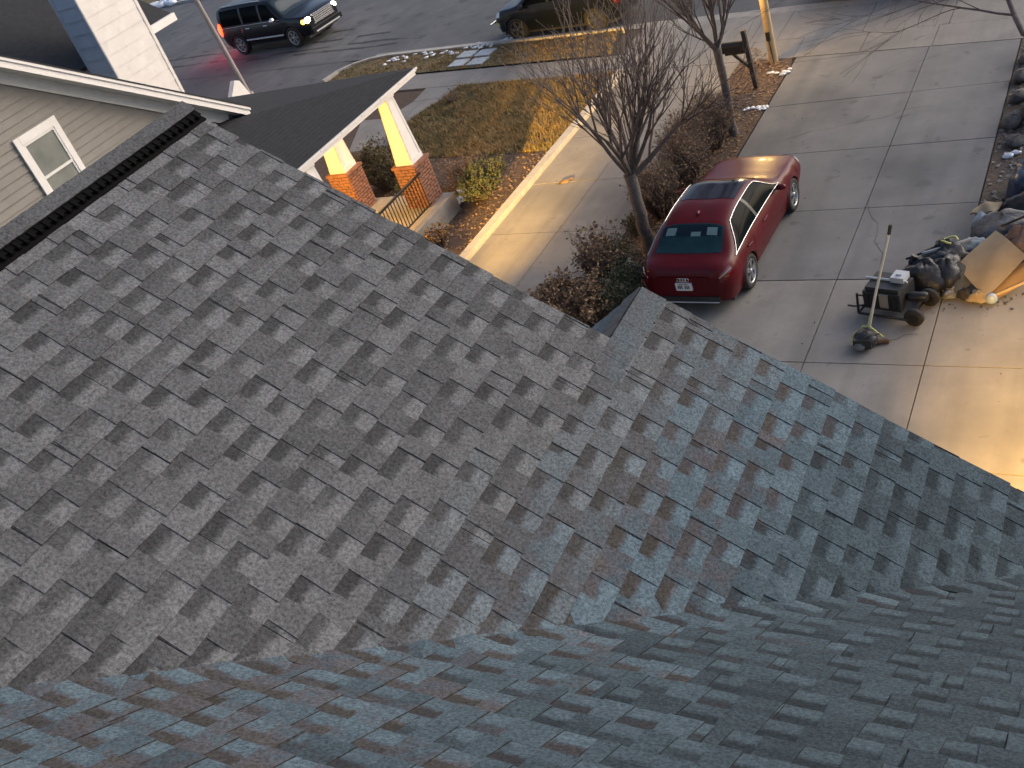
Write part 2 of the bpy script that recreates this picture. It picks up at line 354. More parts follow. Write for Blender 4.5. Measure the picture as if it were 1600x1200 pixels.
def shingle_material():
    M = bpy.data.materials.new('roof_shingle'); M.use_nodes = True
    n = M.node_tree.nodes; L = M.node_tree.links; p = n['Principled BSDF']; p.inputs['Roughness'].default_value = .95
    p.inputs['Specular IOR Level'].default_value = .2
    at = n.new('ShaderNodeAttribute'); at.attribute_name = 'tone'
    uv = n.new('ShaderNodeUVMap'); uv.uv_map = 'UVMap'
    sx = n.new('ShaderNodeSeparateXYZ'); L.new(uv.outputs[0], sx.inputs[0])
    sc = n.new('ShaderNodeSeparateColor'); L.new(at.outputs['Color'], sc.inputs[0])
    geo = n.new('ShaderNodeNewGeometry')
    def math_(op, a, b=None, clamp=False):
        k = n.new('ShaderNodeMath'); k.operation = op; k.use_clamp = clamp
        for i, q in enumerate((a, b)):
            if q is None: continue
            if isinstance(q, (int, float)): k.inputs[i].default_value = q
            else: L.new(q, k.inputs[i])
        return k.outputs[0]
    def noise(scale, detail, rough=.6):
        z = n.new('ShaderNodeTexNoise'); z.inputs['Scale'].default_value = scale; z.inputs['Detail'].default_value = detail; z.inputs['Roughness'].default_value = rough
        L.new(geo.outputs['Position'], z.inputs['Vector']); return z.outputs['Fac']
    gran = noise(72, 6, .82); blot = noise(9, 5); mid = noise(34, 4)
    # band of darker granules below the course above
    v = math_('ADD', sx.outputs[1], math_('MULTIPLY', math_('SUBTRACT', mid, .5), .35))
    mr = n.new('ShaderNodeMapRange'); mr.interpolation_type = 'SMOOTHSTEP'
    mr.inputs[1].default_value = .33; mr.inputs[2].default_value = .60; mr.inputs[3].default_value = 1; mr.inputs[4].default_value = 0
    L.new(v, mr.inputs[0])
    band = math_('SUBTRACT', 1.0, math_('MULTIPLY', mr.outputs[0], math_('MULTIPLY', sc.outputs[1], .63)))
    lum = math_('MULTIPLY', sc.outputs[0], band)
    gv = n.new('ShaderNodeMapRange'); gv.inputs[1].default_value = .34; gv.inputs[2].default_value = .68; gv.inputs[3].default_value = .36; gv.inputs[4].default_value = 1.76
    L.new(gran, gv.inputs[0])
    bv = math_('ADD', math_('MULTIPLY', blot, .5), .75)
    lum = math_('MULTIPLY', lum, bv)
    # hue tint: neutral grey, or brown / plum / slate with cool shade put in
    rp = n.new('ShaderNodeValToRGB'); e = rp.color_ramp.elements
    e[0].position = .34; e[0].color = (1.05, .985, .90, 1); e[1].position = .74; e[1].color = (.69, .975, 1.16, 1)
    k = e.new(.52); k.color = (.985, .955, 1.05, 1)
    L.new(math_('ADD', math_('MULTIPLY', lum, 6.9), math_('ADD', math_('MULTIPLY', math_('SUBTRACT', blot, .5), .7), math_('MULTIPLY', math_('MAXIMUM', math_('SUBTRACT', sc.outputs[2], 1.0), 0.0), .62))), rp.inputs[0])
    sl_ = n.new('ShaderNodeMix'); sl_.data_type = 'RGBA'; L.new(math_('MULTIPLY', sc.outputs[2], 1.0, True), sl_.inputs[0])
    sl_.inputs[6].default_value = (.975, .995, 1.01, 1); L.new(rp.outputs[0], sl_.inputs[7])
    tot = math_('MULTIPLY', lum, gv.outputs[0])
    vm = n.new('ShaderNodeVectorMath'); vm.operation = 'SCALE'
    L.new(sl_.outputs[2], vm.inputs[0]); L.new(tot, vm.inputs['Scale'])
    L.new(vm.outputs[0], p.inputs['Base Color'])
    b = n.new('ShaderNodeBump'); b.inputs['Strength'].default_value = .55; b.inputs['Distance'].default_value = .006
    L.new(gran, b.inputs['Height']); L.new(b.outputs[0], p.inputs['Normal'])
    return M
m_shingle = shingle_material()

EXPO = .143
class ShMB:
    """polygons in roof coordinates with tone and course coordinate"""
    def __init__(s): s.v = []; s.f = []; s.tone = []; s.uv = []
    def slab(s, fmap, poly, ub, clips, h_top, h_butt, thick, tone):
        for c in clips: poly = clip_half(poly, *c)
        if len(poly) < 3: return
        # finer points along the long edges so that the valley can curve
        q = []
        for i in range(len(poly)):
            a, b = poly[i], poly[(i + 1) % len(poly)]; d = math.hypot(b[0] - a[0], b[1] - a[1]); k = max(1, int(d / .12))
            for j in range(k): q.append((a[0] + (b[0] - a[0]) * j / k, a[1] + (b[1] - a[1]) * j / k))
        poly = q
        ut = ub - EXPO; n0 = len(s.v); n = len(poly)
        def hh(u): t = (u - ut) / EXPO; return h_top + (h_butt - h_top) * t
        for u, v in poly: s.v.append(fmap(u, v, hh(u)))
        for u, v in poly: s.v.append(fmap(u, v, hh(u) - thick))
        fs = [tuple(range(n0, n0 + n))] + [(n0 + i, n0 + n + i, n0 + n + (i + 1) % n, n0 + (i + 1) % n) for i in range(n)]
        for f in fs:
            s.f.append(f)
            for i in f:
                u, v = poly[(i - n0) % n]; s.tone.append(tone if f is fs[0] else (tone[0] * .4, tone[1] * .3, tone[2])); s.uv.append((v, (u - ut) / EXPO))
    def build(s, name, parent, **kw):
        if not s.f: return None
        me = bpy.data.meshes.new(name); me.from_pydata(s.v, [], s.f); me.materials.append(m_shingle)
        ca = me.color_attributes.new('tone', 'FLOAT_COLOR', 'CORNER')
        ca.data.foreach_set('color', np.array([(*t, 1) for t in s.tone], np.float32).ravel())
        ul = me.uv_layers.new(name='UVMap'); ul.data.foreach_set('uv', np.array(s.uv, np.float32).ravel())
        # consistent outward normals
        bm = bmesh.new(); bm.from_mesh(me); bmesh.ops.recalc_face_normals(bm, faces=bm.faces); bm.to_mesh(me); bm.free()
        me.update(); return link(name, me, parent, **kw)

house = thing('gray_shingled_house', 'dark grey shingled roof in the foreground with a valley and a black ridge vent', 'house')
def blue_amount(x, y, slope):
    """tint by position: grey on the left, cool skylight and shade painted in to the right"""
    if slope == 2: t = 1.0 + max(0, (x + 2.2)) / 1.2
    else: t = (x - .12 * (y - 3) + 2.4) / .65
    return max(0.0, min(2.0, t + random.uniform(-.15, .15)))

def lay(slope, parent, fmap, k0, k1, v0, v1, clipf, skip):
    cnt = 0
    for k in range(k0, k1):
        ub = k * EXPO; ut = ub - EXPO
        off = (k * .395 + random.uniform(-.05, .05)) % 1.0
        v = v0 - off
        while v < v1:
            a, b = v, v + 1.0
            v = b
            if skip(ub - EXPO / 2, a, b): continue
            s = ShMB(); clips = clipf(ub)
            um = ub - EXPO / 2
            mx = (XR + um * CT, (a + b) / 2) if slope == 1 else ((a + b) / 2, um * CT)
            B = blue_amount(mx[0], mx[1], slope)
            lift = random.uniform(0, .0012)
            dk = (1 - .38 * max(0, B - 1)) * (.90 if slope == 2 else 1)  # darker to the right: shade put into the shingle tone
            # raised tabs alternate with gaps where the backing shows its dark shadow band
            t = a + random.uniform(-.10, .06); tabs = []
            while t < b:
                wd = random.choice((.10, .12, .13, .145, .17)) * random.uniform(.93, 1.07)
                tabs.append((max(t, a + .002), min(t + wd, b - .002))); t += wd + random.choice((.095, .105, .115, .13)) * random.uniform(.93, 1.07)
            tabs = [q for q in tabs if q[1] - q[0] > .03]
            cuts = [a + .0015] + [(q[0] + q[1]) / 2 for q in tabs if a + .03 < (q[0] + q[1]) / 2 < b - .03] + [b - .0015]
            for i in range(len(cuts) - 1):
                c0, c1 = cuts[i], cuts[i + 1]
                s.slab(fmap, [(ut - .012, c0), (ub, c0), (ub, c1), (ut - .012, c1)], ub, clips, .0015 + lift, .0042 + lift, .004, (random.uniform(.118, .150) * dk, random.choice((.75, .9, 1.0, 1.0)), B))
            for (t0, e) in tabs:
                sk = random.uniform(.002, .009); j0 = .002 * random.random()
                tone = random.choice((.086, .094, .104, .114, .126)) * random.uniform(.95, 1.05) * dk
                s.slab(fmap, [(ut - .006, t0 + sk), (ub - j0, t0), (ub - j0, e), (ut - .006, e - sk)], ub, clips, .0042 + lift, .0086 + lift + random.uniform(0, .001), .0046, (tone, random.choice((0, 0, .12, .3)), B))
            if s.build('shingle', parent): cnt += 1
    return cnt

# decks (underlay sheets that carry the shingles and run on past the frame)
XB = -2.32                                                    # ridge of the small front gable
ZB = zp1(XB); RAKE1, RAKE2 = 3.69, 4.15
def deck(name, pts, th=.12):
    b = MB(); b.prism([Vector(p) for p in pts], (0, 0, -th)); return b.build(name, m_roofdark, house)
XE = 2.6
main_slope = deck('roof_slope', [map1((x - XR) / CT, y, -.004) if False else Vector((x, y, zp1(x) - .004)) for x, y in ((XR - .09, -.55), (XE, XE + YV - 2.48), (XE, RAKE2 - .012), (XB, RAKE2 - .012), (XB, RAKE1 - .012), (XR - .09, RAKE1 - .012))])
cross_slope = deck('roof_slope', [Vector((x, y, zp2(y) - .004)) for x, y in ((-5.1, -2.2), (4.4, -2.2), (4.4, 4.14), (.115, 4.14), (-4.62, -.59), (-5.1, -.9))])
# hidden faces of the roof: far slope of the main ridge, back of the cross gable
deck('roof_slope', [(XR - .09, -.55, zp1(XR - .09) - .004), (XR - .09, RAKE1 - .012, zp1(XR - .09) - .004), (XR - 2.6, RAKE1 - .012, zp1(XR + 2.3) - .004), (XR - 2.6, -3, zp1(XR + 2.3) - .004)])
deck('roof_slope', [(-5.1, -2.2, zp2(-2.2) - .004), (4.4, -2.2, zp2(-2.2) - .004), (4.4, -6.5, zp2(2.1)), (-5.1, -6.5, zp2(2.1))])
# left slope of the small front gable, in shingles
def map3(u, v, h):
    x = XB - u * CT; return Vector((x, v, ZB - TT * (XB - x))) + Vector((-ST, 0, CT)) * h
deck('roof_slope', [(XB, RAKE1 - .3, ZB - .004), (XB, RAKE2 - .012, ZB - .004), (XB - 1.5, RAKE2 - .012, ZB - 1.5 * TT), (XB - 1.5, RAKE1 - .3, ZB - 1.5 * TT)])

# main slope shingles: clip by the valley (y >= x + YV) and by the rakes
def clip1(ub):
    # v >= XR + u*CT + YV + small  ->  CT*u - v <= -(XR+YV) ;   rake: v <= RAKE
    um = ub - EXPO / 2; rk = RAKE1 if XR + um * CT < XB else RAKE2
    return [(CT, -1, -(XR + YV) + .012), (0, 1, rk + random.uniform(-.006, .01))]
def skip1(um, a, b):
    x = XR + um * CT; rk = RAKE1 if x < XB else RAKE2
    return b < x + YV - .06 or a > rk
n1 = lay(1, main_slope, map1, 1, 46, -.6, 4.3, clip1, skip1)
def clip2(ub):   # y <= x + YV  ->  CT*u - v <= YV
    return [(CT, -1, YV + .03), (0, 1, .9), (0, -1, 4.9)]
def skip2(um, a, b):
    return um * CT > b + YV + .05 or (a > .85) or b < -4.7
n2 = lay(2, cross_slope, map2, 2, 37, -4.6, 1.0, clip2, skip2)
# gable left slope
s3 = main_slope.parent
for k in range(1, 9):
    for (a, b) in ((RAKE1 - .25, RAKE1 + .06), (RAKE1 + .06, RAKE2)):
        s = ShMB(); ub = k * EXPO
        s.slab(map3, [(ub - EXPO - .01, a + .001), (ub, a + .001), (ub, b - .001), (ub - EXPO - .01, b - .001)], ub, [], .002, .006, .005, (random.uniform(.11, .15), .3, 2.0))
        s.build('shingle', bpy.data.objects[[c.name for c in house.children if c.name.startswith('roof_slope')][-1]] if False else cross_slope)
# cap shingles of the small gable's ridge
for k in range(4):
    y1 = RAKE2 + .004 - k * .14; s = ShMB()
    for fm in (map1, map3):
        fu = (lambda u, v, h, fm=fm: fm(u + ((XB - XR) / CT if fm is map1 else 0), v, h))
        s.slab(fu, [(0, y1 - .3), (.15, y1 - .3), (.15, y1), (0, y1)], EXPO, [], .012 - k * .001, .012 - k * .001, .006, (.10, .15, .55))
    s.build('cap_shingle', main_slope)

# ridge vent: black louvred baffle with cap shingles on it
m_vent = mat('vent_black', (.004, .004, .004), .9, spec=.1)
vent = link('ridge_vent', None, house)
VX = XR + .035                                             # lower edge of the baffle
def ridge_pt(du, v, h): return Vector((VX + du * CT, v, zp1(VX) - TT * du * CT)) + N1 * h
def along(mb, du0, du1, v0, v1, h0, h1, mi=0):
    ps = [ridge_pt(du0, v0, h0), ridge_pt(du1, v0, h0), ridge_pt(du1, v0, h1), ridge_pt(du0, v0, h1)]
    mb.prism(ps, (0, v1 - v0, 0), mi)
b = MB(); along(b, -.10, -.008, -.45, RAKE1 + .005, .0, .026); along(b, -.02, .030, -.45, RAKE1 + .005, .004, .012); along(b, -.10, -.045, -.45, RAKE1 + .005, .026, .031)
b.build('baffle', m_vent, vent)
v = -.44; lv = MB()
while v < RAKE1 - .02:
    along(lv, -.036, .010, v, v + .016, .010, .032); v += .046
lv.build('louvre', m_vent, vent, kind='stuff')
v = RAKE1 + .005; k = 0
while v > -.4:
    s = ShMB(); h = .036
    def mapc(u, q, hh): return ridge_pt(-.175 + u, q, hh)
    v0 = v - .27
    s.slab(mapc, [(0.045, v0), (.135, v0), (.135, v), (0.045, v)], .15, [], h, h, .004, (.088 * random.uniform(.92, 1.08), .0, .0))
    # tilt: the exposed (near rake) end rides on the next cap
    s.v = [p + N1 * (.006 * (p.y - v0) / .27) for p in s.v]
    # the far half of the cap folds over the ridge
    top = ridge_pt(-.13, v0, h); topb = ridge_pt(-.13, v, h + .006)
    fa = Vector((-CT, 0, -ST)) * .17
    n0 = len(s.v); s.v += [top, topb, topb + fa, top + fa]; s.f.append((n0, n0 + 1, n0 + 2, n0 + 3)); s.tone += [(.085, 0, .1)] * 4; s.uv += [(0, .9)] * 4
    s.build('cap_shingle', vent); v -= .142 + random.uniform(-.004, .004)

# rake edging, walls, garage front below (all under the roof)
m_housewall = mat('house_siding', (.25, .235, .21), .75, noise=(2, 6), col2=(.30, .28, .25))
b = MB()
for (xa, xb, rk) in ((XR - .09, XB - .02, RAKE1), (XB, XE, RAKE2)):
    b.prism([(xa, rk - .014, zp1(xa) - .01), (xb, rk - .014, zp1(xb) - .01), (xb, rk - .014, zp1(xb) - .22), (xa, rk - .014, zp1(xa) - .22)], (0, .012, 0))
b.build('rake_board', m_whitetrim, house)
b = MB(); YW = 3.3
b.prism([(XR - 2.3, YW, 0), (2.3, YW, 0), (2.3, YW, zp1(2.3) - .15), (XR - .15, YW, zp1(XR - .15) - .15), (XR - 2.3, YW, zp1(XR + 2.0) - .15)], (0, -9.3, 0))
b.prism([(XB - 1.2, YW + .003, 0), (XB, YW + .003, 0), (XB, YW + .003, ZB - .15), (XB - 1.2, YW + .003, ZB - 1.2 * TT - .15)], (0, .45, 0))
b.prism([(XB, YW + .003, 0), (2.3, YW + .003, 0), (2.3, YW + .003, zp1(2.3) - .15), (XB, YW + .003, ZB - .15)], (0, .45, 0))
b.build('wall', m_housewall, house)
b = MB(); b.box(-2.2, 2.1, 3.765, 3.80, .05, 2.2); b.build('garage_door', m_whitetrim, house)
# flood light over the garage
fl = link('flood_light', None, house, (.55, 3.86, 4.35))
b = MB(); b.box(-.07, .07, -.08, 0, -.07, .07); b.tube([(0, 0, 0), (0, .10, 0)], .018, 8); b.box(-.11, .11, .10, .16, -.09, .07); b.build('lamp_housing', m_black, fl)
b = MB(); b.box(-.10, .10, .161, .168, -.08, .06); b.build('lens', m_lantern, fl)
lamp(fl, (0, .24, -.02), 12000, (1.0, .55, .10), .12, 'SPOT', target=(-.7, 6.3, -4.35), spot=math.radians(40), blend=1.0)

# ================================================================== NEIGHBOUR'S HOUSE with the porch
nb = thing('neighbour_house', 'greige sided house with a white trimmed gable and a dark porch roof on brick columns', 'house', (-18.15, 11.3, 0))
NX, NY = -18.15, 11.3
def L(x, y, z): return (x - NX, y - NY, z)
TR = .69; 
def zr(y): return 7.55 - TR * (y - 11.3)                  # top edge of the gable trim
YA = 7.0                                                   # apex
def zrk(y): return zr(y) if y > YA else zr(YA) - TR * (YA - y)
YEND = 16.36
b = MB(); b.prism([L(NX - .06, -2.0, 0), L(NX - .06, 16.4, 0), L(NX - .06, 16.4, 3.7), L(NX - .06, YA, zr(YA) - .3), L(NX - .06, -2.0, 3.7)], (-11.5, 0, 0)); b.build('wall', m_siding, nb)
z = 2.6; EXS = .165
while z < 9.6:
    za, zb = z, z + EXS + .02
    def yext(zz): return min(16.4, 11.3 + (7.55 - .12 - zz) / TR), max(-2.0, 2 * YA - (11.3 + (7.55 - .12 - zz) / TR))
    (a1, a0), (b1, b0) = yext(za), yext(zb)
    if a1 - a0 < .2: break
    b1 = max(b1, b0 + .02)
    s = MB(); j = random.uniform(-.003, .003)
    x0, xb, xt = NX - .06, NX + .008 + j, NX - .022 + j
    vs = [L(xb, a0, za), L(xb, a1, za), L(xt, b1, zb), L(xt, b0, zb), L(x0, a0, za), L(x0, a1, za), L(x0, b1, zb), L(x0, b0, zb)]
    s.raw(vs, [(0, 1, 2, 3), (4, 5, 1, 0), (5, 6, 2, 1), (7, 4, 0, 3), (3, 2, 6, 7)]); s.build('siding_board', m_siding, nb); z += EXS
# rake trim
XO = -17.70
def rake_strip(name, x0, x1, off0, off1, mm, yend, cut=0.0):
    b = MB()
    pts = [L(x1, yend, zr(yend) - off0), L(x1, YA, zr(YA) - off0), L(x1, YA, zr(YA) - off1), L(x1, yend - cut, zr(yend - cut) - off1)]
    b.prism(pts, (x0 - x1, 0, 0))
    y2 = 2 * YA - yend
    pts = [L(x1, y2, zr(yend) - off0), L(x1, YA, zr(YA) - off0), L(x1, YA, zr(YA) - off1), L(x1, y2, zr(yend) - off1)]
    b.prism(pts, (x0 - x1, 0, 0))
    return b.build(name, mm, nb)
rake_strip('rake_board', XO - .03, XO, .03, .25, m_white, YEND, .02)
rake_strip('rake_moulding', XO, XO + .028, .03, .10, m_white, YEND + .02, 0)
rake_strip('soffit', NX + .05, XO - .032, .20, .225, m_whitetrim, YEND - .1)
rake_strip('frieze_board', NX + .004, NX + .04, .20, .50, m_whitetrim, YEND - .28, .1)
rake_strip('drip_edge', XO - .3, XO + .04, -.005, .028, m_roofdark, YEND + .03)
b = MB()
for s_ in (1, -1):
    ye = YEND if s_ > 0 else 2 * YA - YEND
    b.prism([L(XO - .02, ye, zr(YEND) + .02), L(XO - .02, YA, zr(YA) + .02), L(XO - .02, YA, zr(YA) - .18), L(XO - .02, ye, zr(YEND) - .18)], (-11.6, 0, 0))
b.build('roof', m_roofdark, nb)
# window: casing, sashes, panes
wi = link('window', None, nb, L(NX + .012, 11.51, 0))
W0, W1, WZ0, WZ1 = -.53, .53, 4.30, 6.02
b = MB(); c_ = .13
b.box(0, .045, W0, W0 + c_, WZ0, WZ1); b.box(0, .045, W1 - c_, W1, WZ0, WZ1); b.box(0, .05, W0 + c_, W1 - c_, WZ1 - .16, WZ1); b.box(0, .055, W0 + c_, W1 - c_, WZ0, WZ0 + .12)
b.build('casing', m_white, wi)
b = MB(); zm = 5.14
for (z0, z1, x) in ((zm - .02, WZ1 - .16, .034), (WZ0 + .12, zm + .02, .026)):
    b.box(.0, x, W0 + c_, W0 + c_ + .045, z0, z1); b.box(.0, x, W1 - c_ - .045, W1 - c_, z0, z1); b.box(.0, x + .002, W0 + c_ + .045, W1 - c_ - .045, z1 - .05, z1); b.box(0, x + .002, W0 + c_ + .045, W1 - c_ - .045, z0, z0 + .045)
b.build('sash', m_whitetrim, wi)
for (z0, z1, x) in ((zm + .025, WZ1 - .21, .014), (WZ0 + .165, zm - .03, .008)):
    b = MB(); b.box(0, x, W0 + c_ + .045, W1 - c_ - .045, z0, z1); b.build('pane', m_glass, wi)
# porch roof: low hip
EX, EY, EZ, PS = -14.78, 18.92, 3.42, .175
porch = link('porch_roof', None, nb)
b = MB()
zt = EZ + PS * (EX - NX)
hip = (NX, EY - (EX - NX), zt)
b.poly([L(EX, 4, EZ), L(EX, EY, EZ), L(*hip), L(NX, 4, zt)]); b.poly([L(EX, EY, EZ), L(-34, EY, EZ), L(-34, hip[1], zt), L(*hip)])
b.poly([L(NX, 4, zt), L(*hip), L(-34, hip[1], zt), L(-34, 4, zt)])
b.build('roof_deck', m_roofdark, porch)
b = MB()          # shingle courses as slightly lapped strips on the two slopes
nC = 24
for i in range(nC):
    t0, t1 = i / nC, (i + 1) / nC + .004; h = .012
    def q(t, up): x = EX + (NX - EX) * t; return x, EZ + (zt - EZ) * t + up
    (xa, za), (xb_, zb_) = q(t0, .014), q(t1, .004)
    b.poly([L(xa, 4, za), L(xa, EY + (xa - EX), za), L(xb_, EY + (xb_ - EX), zb_), L(xb_, 4, zb_)])
    b.poly([L(xa, 4, za - .012), L(xa, EY + (xa - EX), za - .012), L(xa, EY + (xa - EX), za), L(xa, 4, za)])
    b.poly([L(xa, EY + (xa - EX), za), L(-34, EY + (xa - EX), za), L(-34, EY + (xb_ - EX), zb_), L(xb_, EY + (xb_ - EX), zb_)])
b.build('shingle_course', m_roofdark, porch, kind='stuff')
b = MB()
b.box(EX - NX - .0, EX - NX + .035, 4 - NY, EY - NY + .035, EZ - .075, EZ - .004)
b.box(-34 - NX, EX - NX, EY - NY, EY - NY + .035, EZ - .075, EZ - .004)
b.build('gutter', m_white, porch)
b = MB(); b.box(EX - NX + .035, EX - NX + .06, 4 - NY, EY - NY + .06, EZ - .035, EZ + .006); b.build('gutter_lip', m_white, porch)
b = MB(); b.box(EX - NX - .12, EX - NX - .002, 4 - NY, EY - NY, EZ - .15, EZ - .075); b.box(-34 - NX, EX - NX - .12, EY - NY - .12, EY - NY - .002, EZ - .15, EZ - .075)
b.build('fascia', m_white, porch)
b = MB(); b.poly([L(EX - .12, 4, EZ - .14), L(-34, 4, EZ - .14), L(-34, EY - .12, EZ - .14), L(EX - .12, EY - .12, EZ - .14)]); b.build('ceiling', m_whitetrim, porch)
yy = 4.5; b = MB()
while yy < EY: b.box(EX - NX + .06, EX - NX + .064, yy - NY - .008, yy - NY + .008, EZ - .024, EZ - .008); yy += .8
b.build('gutter_screw', m_stone, porch, kind='stuff')
# beam the columns carry
b = MB(); b.box(-15.32 - NX, -15.16 - NX, 6 - NY, 18.0 - NY, EZ - .32, EZ - .142); b.box(-34 - NX, -15.32 - NX, 17.72 - NY, 17.94 - NY, EZ - .32, EZ - .142); b.build('porch_beam', m_white, porch)
# columns
def column(x, y):
    c = link('porch_column', None, nb, L(x, y, 0))
    b = MB(); b.box(-.27, .27, -.27, .27, .5, 1.56); b.build('pier_core', m_mortar, c)
    b = MB(); zc = .51; k = 0
    while zc < 1.52:
        for side in range(4):
            o = (k % 2) * .11; t = -.32 + (0 if k % 2 else -.0)
            e0 = -.32
            segs = []
            p = e0 + (.10 if k % 2 else .21)
            segs.append((e0, p - .010))
            while p < .32:
                segs.append((p + .010, min(p + .21, .32) - .010)); p += .215
            for (q0, q1) in segs:
                if q1 - q0 < .02: continue
                d = .318 + random.uniform(-.002, .004)
                if side == 0: b.box(q0, q1, -d, -.28, zc, zc + .058)
                if side == 1: b.box(q0, q1, .28, d, zc, zc + .058)
                if side == 2: b.box(.28, d + .01, max(q0, -.30), min(q1, .30), zc, zc + .058)
                if side == 3: b.box(-d - .01, -.28, max(q0, -.30), min(q1, .30), zc, zc + .058)
        zc += .080; k += 1
    b.build('bricks', m_brick, c, kind='stuff')
    b = MB(); b.box(-.35, .35, -.34, .34, 1.555, 1.62); b.build('pier_cap', m_brick, c)
    b = MB(); zb_, zt_ = 1.62, EZ - .145
    w0, w1 = .235, .135
    vs = [(sx * q, sy * q, zz) for q, zz in ((w0, zb_), (w1, zt_)) for sx, sy in ((-1, -1), (1, -1), (1, 1), (-1, 1))]
    b.raw(vs, [(0, 1, 5, 4), (1, 2, 6, 5), (2, 3, 7, 6), (3, 0, 4, 7), (4, 5, 6, 7)]); b.build('shaft', m_white, c)
    b = MB()         # corner boards and base band
    for sx, sy in ((-1, -1), (1, -1), (1, 1), (-1, 1)):
        for (ux, uy) in ((1, 0), (0, 1)):
            p = []
            for q, zz in ((w0, zb_ + .12), (w1, zt_)):
                a = Vector((sx * (q + .006), sy * (q + .006), zz)); cc = a - Vector((ux * sx, uy * sy, 0)) * .07; p += [a, cc]
            off = Vector((-sx * .02 * uy, -sy * .02 * ux, 0))
            b.prism([p[0], p[1], p[3], p[2]], off)
    b.box(-w0 - .012, w0 + .012, -w0 - .012, w0 + .012, zb_, zb_ + .12); b.box(-w1 - .03, w1 + .03, -w1 - .03, w1 + .03, zt_ - .08, zt_)
    b.build('shaft_trim', m_white, c)
for x, y in ((-15.03, 17.82), (-17.05, 17.72), (-19.5, 17.72), (-15.03, 14.55)): column(x, y)
# slab and railing
m_deckc = mat('porch_concrete', (.20, .18, .155), .85, noise=(3, 7), col2=(.28, .255, .22))
b = MB(); b.box(-19.9 - NX, -14.42 - NX, 9 - NY, 18.22 - NY, 0, .5); b.build('porch_slab', m_deckc, nb)
b = MB(); b.box(-20.9 - NX, -19.9 - NX, 16.9 - NY, 18.0 - NY, 0, .33); b.build('porch_step', m_deckc, nb)
b = MB(); b.box(-18.6 - NX, NX - NX - .1, 6 - NY, 16.4 - NY, .5, 3.2); 
rl = link('railing', None, nb)
b = MB(); b.box(-14.66 - NX, -14.61 - NX, 13.4 - NY, 17.52 - NY, 1.40, 1.45); b.build('top_rail', m_postwood if False else m_blackmetal, rl)
b = MB(); b.box(-14.65 - NX, -14.62 - NX, 13.4 - NY, 17.52 - NY, .60, .63); b.build('bottom_rail', m_blackmetal, rl)
yy = 13.5; bal = None
while yy < 17.5:
    if bal is None:
        b = MB(); b.box(-.009, .009, -.009, .009, .63, 1.40); bal = b.mesh('baluster', m_blackmetal)
    link('baluster', bal, rl, L(-14.635, yy, 0)); yy += .115
pl = link('porch_lantern', None, nb, L(-16.3, 14.6, 2.72))
b = MB(); b.lathe([(.10, .0), (.12, .02), (.12, .16), (.05, .2)], n=12); b.build('lantern_glass', m_lantern, pl)
b = MB(); b.lathe([(.13, .2), (.13, .225), (.03, .25), (.03, .48)], n=12); b.build('lantern_cap', m_blackmetal, pl)
lamp(pl, (0, 0, -.05), 620, (1.0, .54, .12), .08)

# his garage front and its flood light
b = MB(); b.box(-13.4 - NX, -9.0 - NX, 2 - NY, 5.9 - NY, 0, 3.0); b.build('garage_wall', m_siding, nb)
fl2 = link('flood_light', None, nb, L(-9.8, 5.9, 2.5))
b = MB(); b.box(-.07, .07, .002, .06, -.07, .07); b.tube([(0, .05, 0), (-.04, .14, 0)], .018, 8); b.box(-.13, .05, .14, .20, -.09, .07); b.build('lamp_housing', m_black, fl2)
b = MB(); b.box(-.12, .04, .201, .208, -.08, .06); b.build('lens', m_lantern, fl2)
lamp(fl2, (-.04, .28, -.01), 36000, (1.0, .57, .12), .08, 'SPOT', target=(-3.8, 17.0, -2.4), spot=math.radians(18), blend=1.0)

# ================================================================== HOUSE FARTHER UP THE STREET
fh = thing('dark_roofed_house', 'house beyond with dark roof and a tall white sided chimney', 'house', (-26, 20.85, 0))
def F(x, y, z): return (x + 26, y - 20.85, z)
b = MB(); b.prism([F(-27.4, 6, 0), F(-38.6, 6, 0), F(-38.6, 22, 0), F(-27.4, 22, 0)], (0, 0, 4.6)); b.build('wall', m_blueshade, fh)
b = MB()
ze, zr_ = 4.72, 8.05
b.prism([F(-27.10, 5.5, ze), F(-27.10, 23.85, ze), F(-33, 23.85, zr_), F(-33, 5.5, zr_)], (0, 0, -.12)); b.prism([F(-38.9, 5.5, ze), F(-38.9, 23.85, ze), F(-33, 23.85, zr_), F(-33, 5.5, zr_)], (0, 0, -.12))
b.build('roof', m_roofdark, fh)
b = MB(); b.prism([F(-27.6, 21.99, 4.6), F(-38.4, 21.99, 4.6), F(-33, 21.99, 7.7)], (0, -16, 0)); b.build('gable_wall', m_whiteside, fh)
ch = link('chimney', None, fh)
CX0, CX1, CY0, CY1, CZ = -27.05, -26.0, 19.86, 21.86, 8.6
b = MB(); b.box(CX0 + 26 + .03, CX1 + 26 - .03, CY0 - 20.85 + .03, CY1 - 20.85 - .03, 0, CZ); b.build('chimney_core', m_whiteside, ch)
z = 0.2; k = 0
bw = MB(); bb = MB()
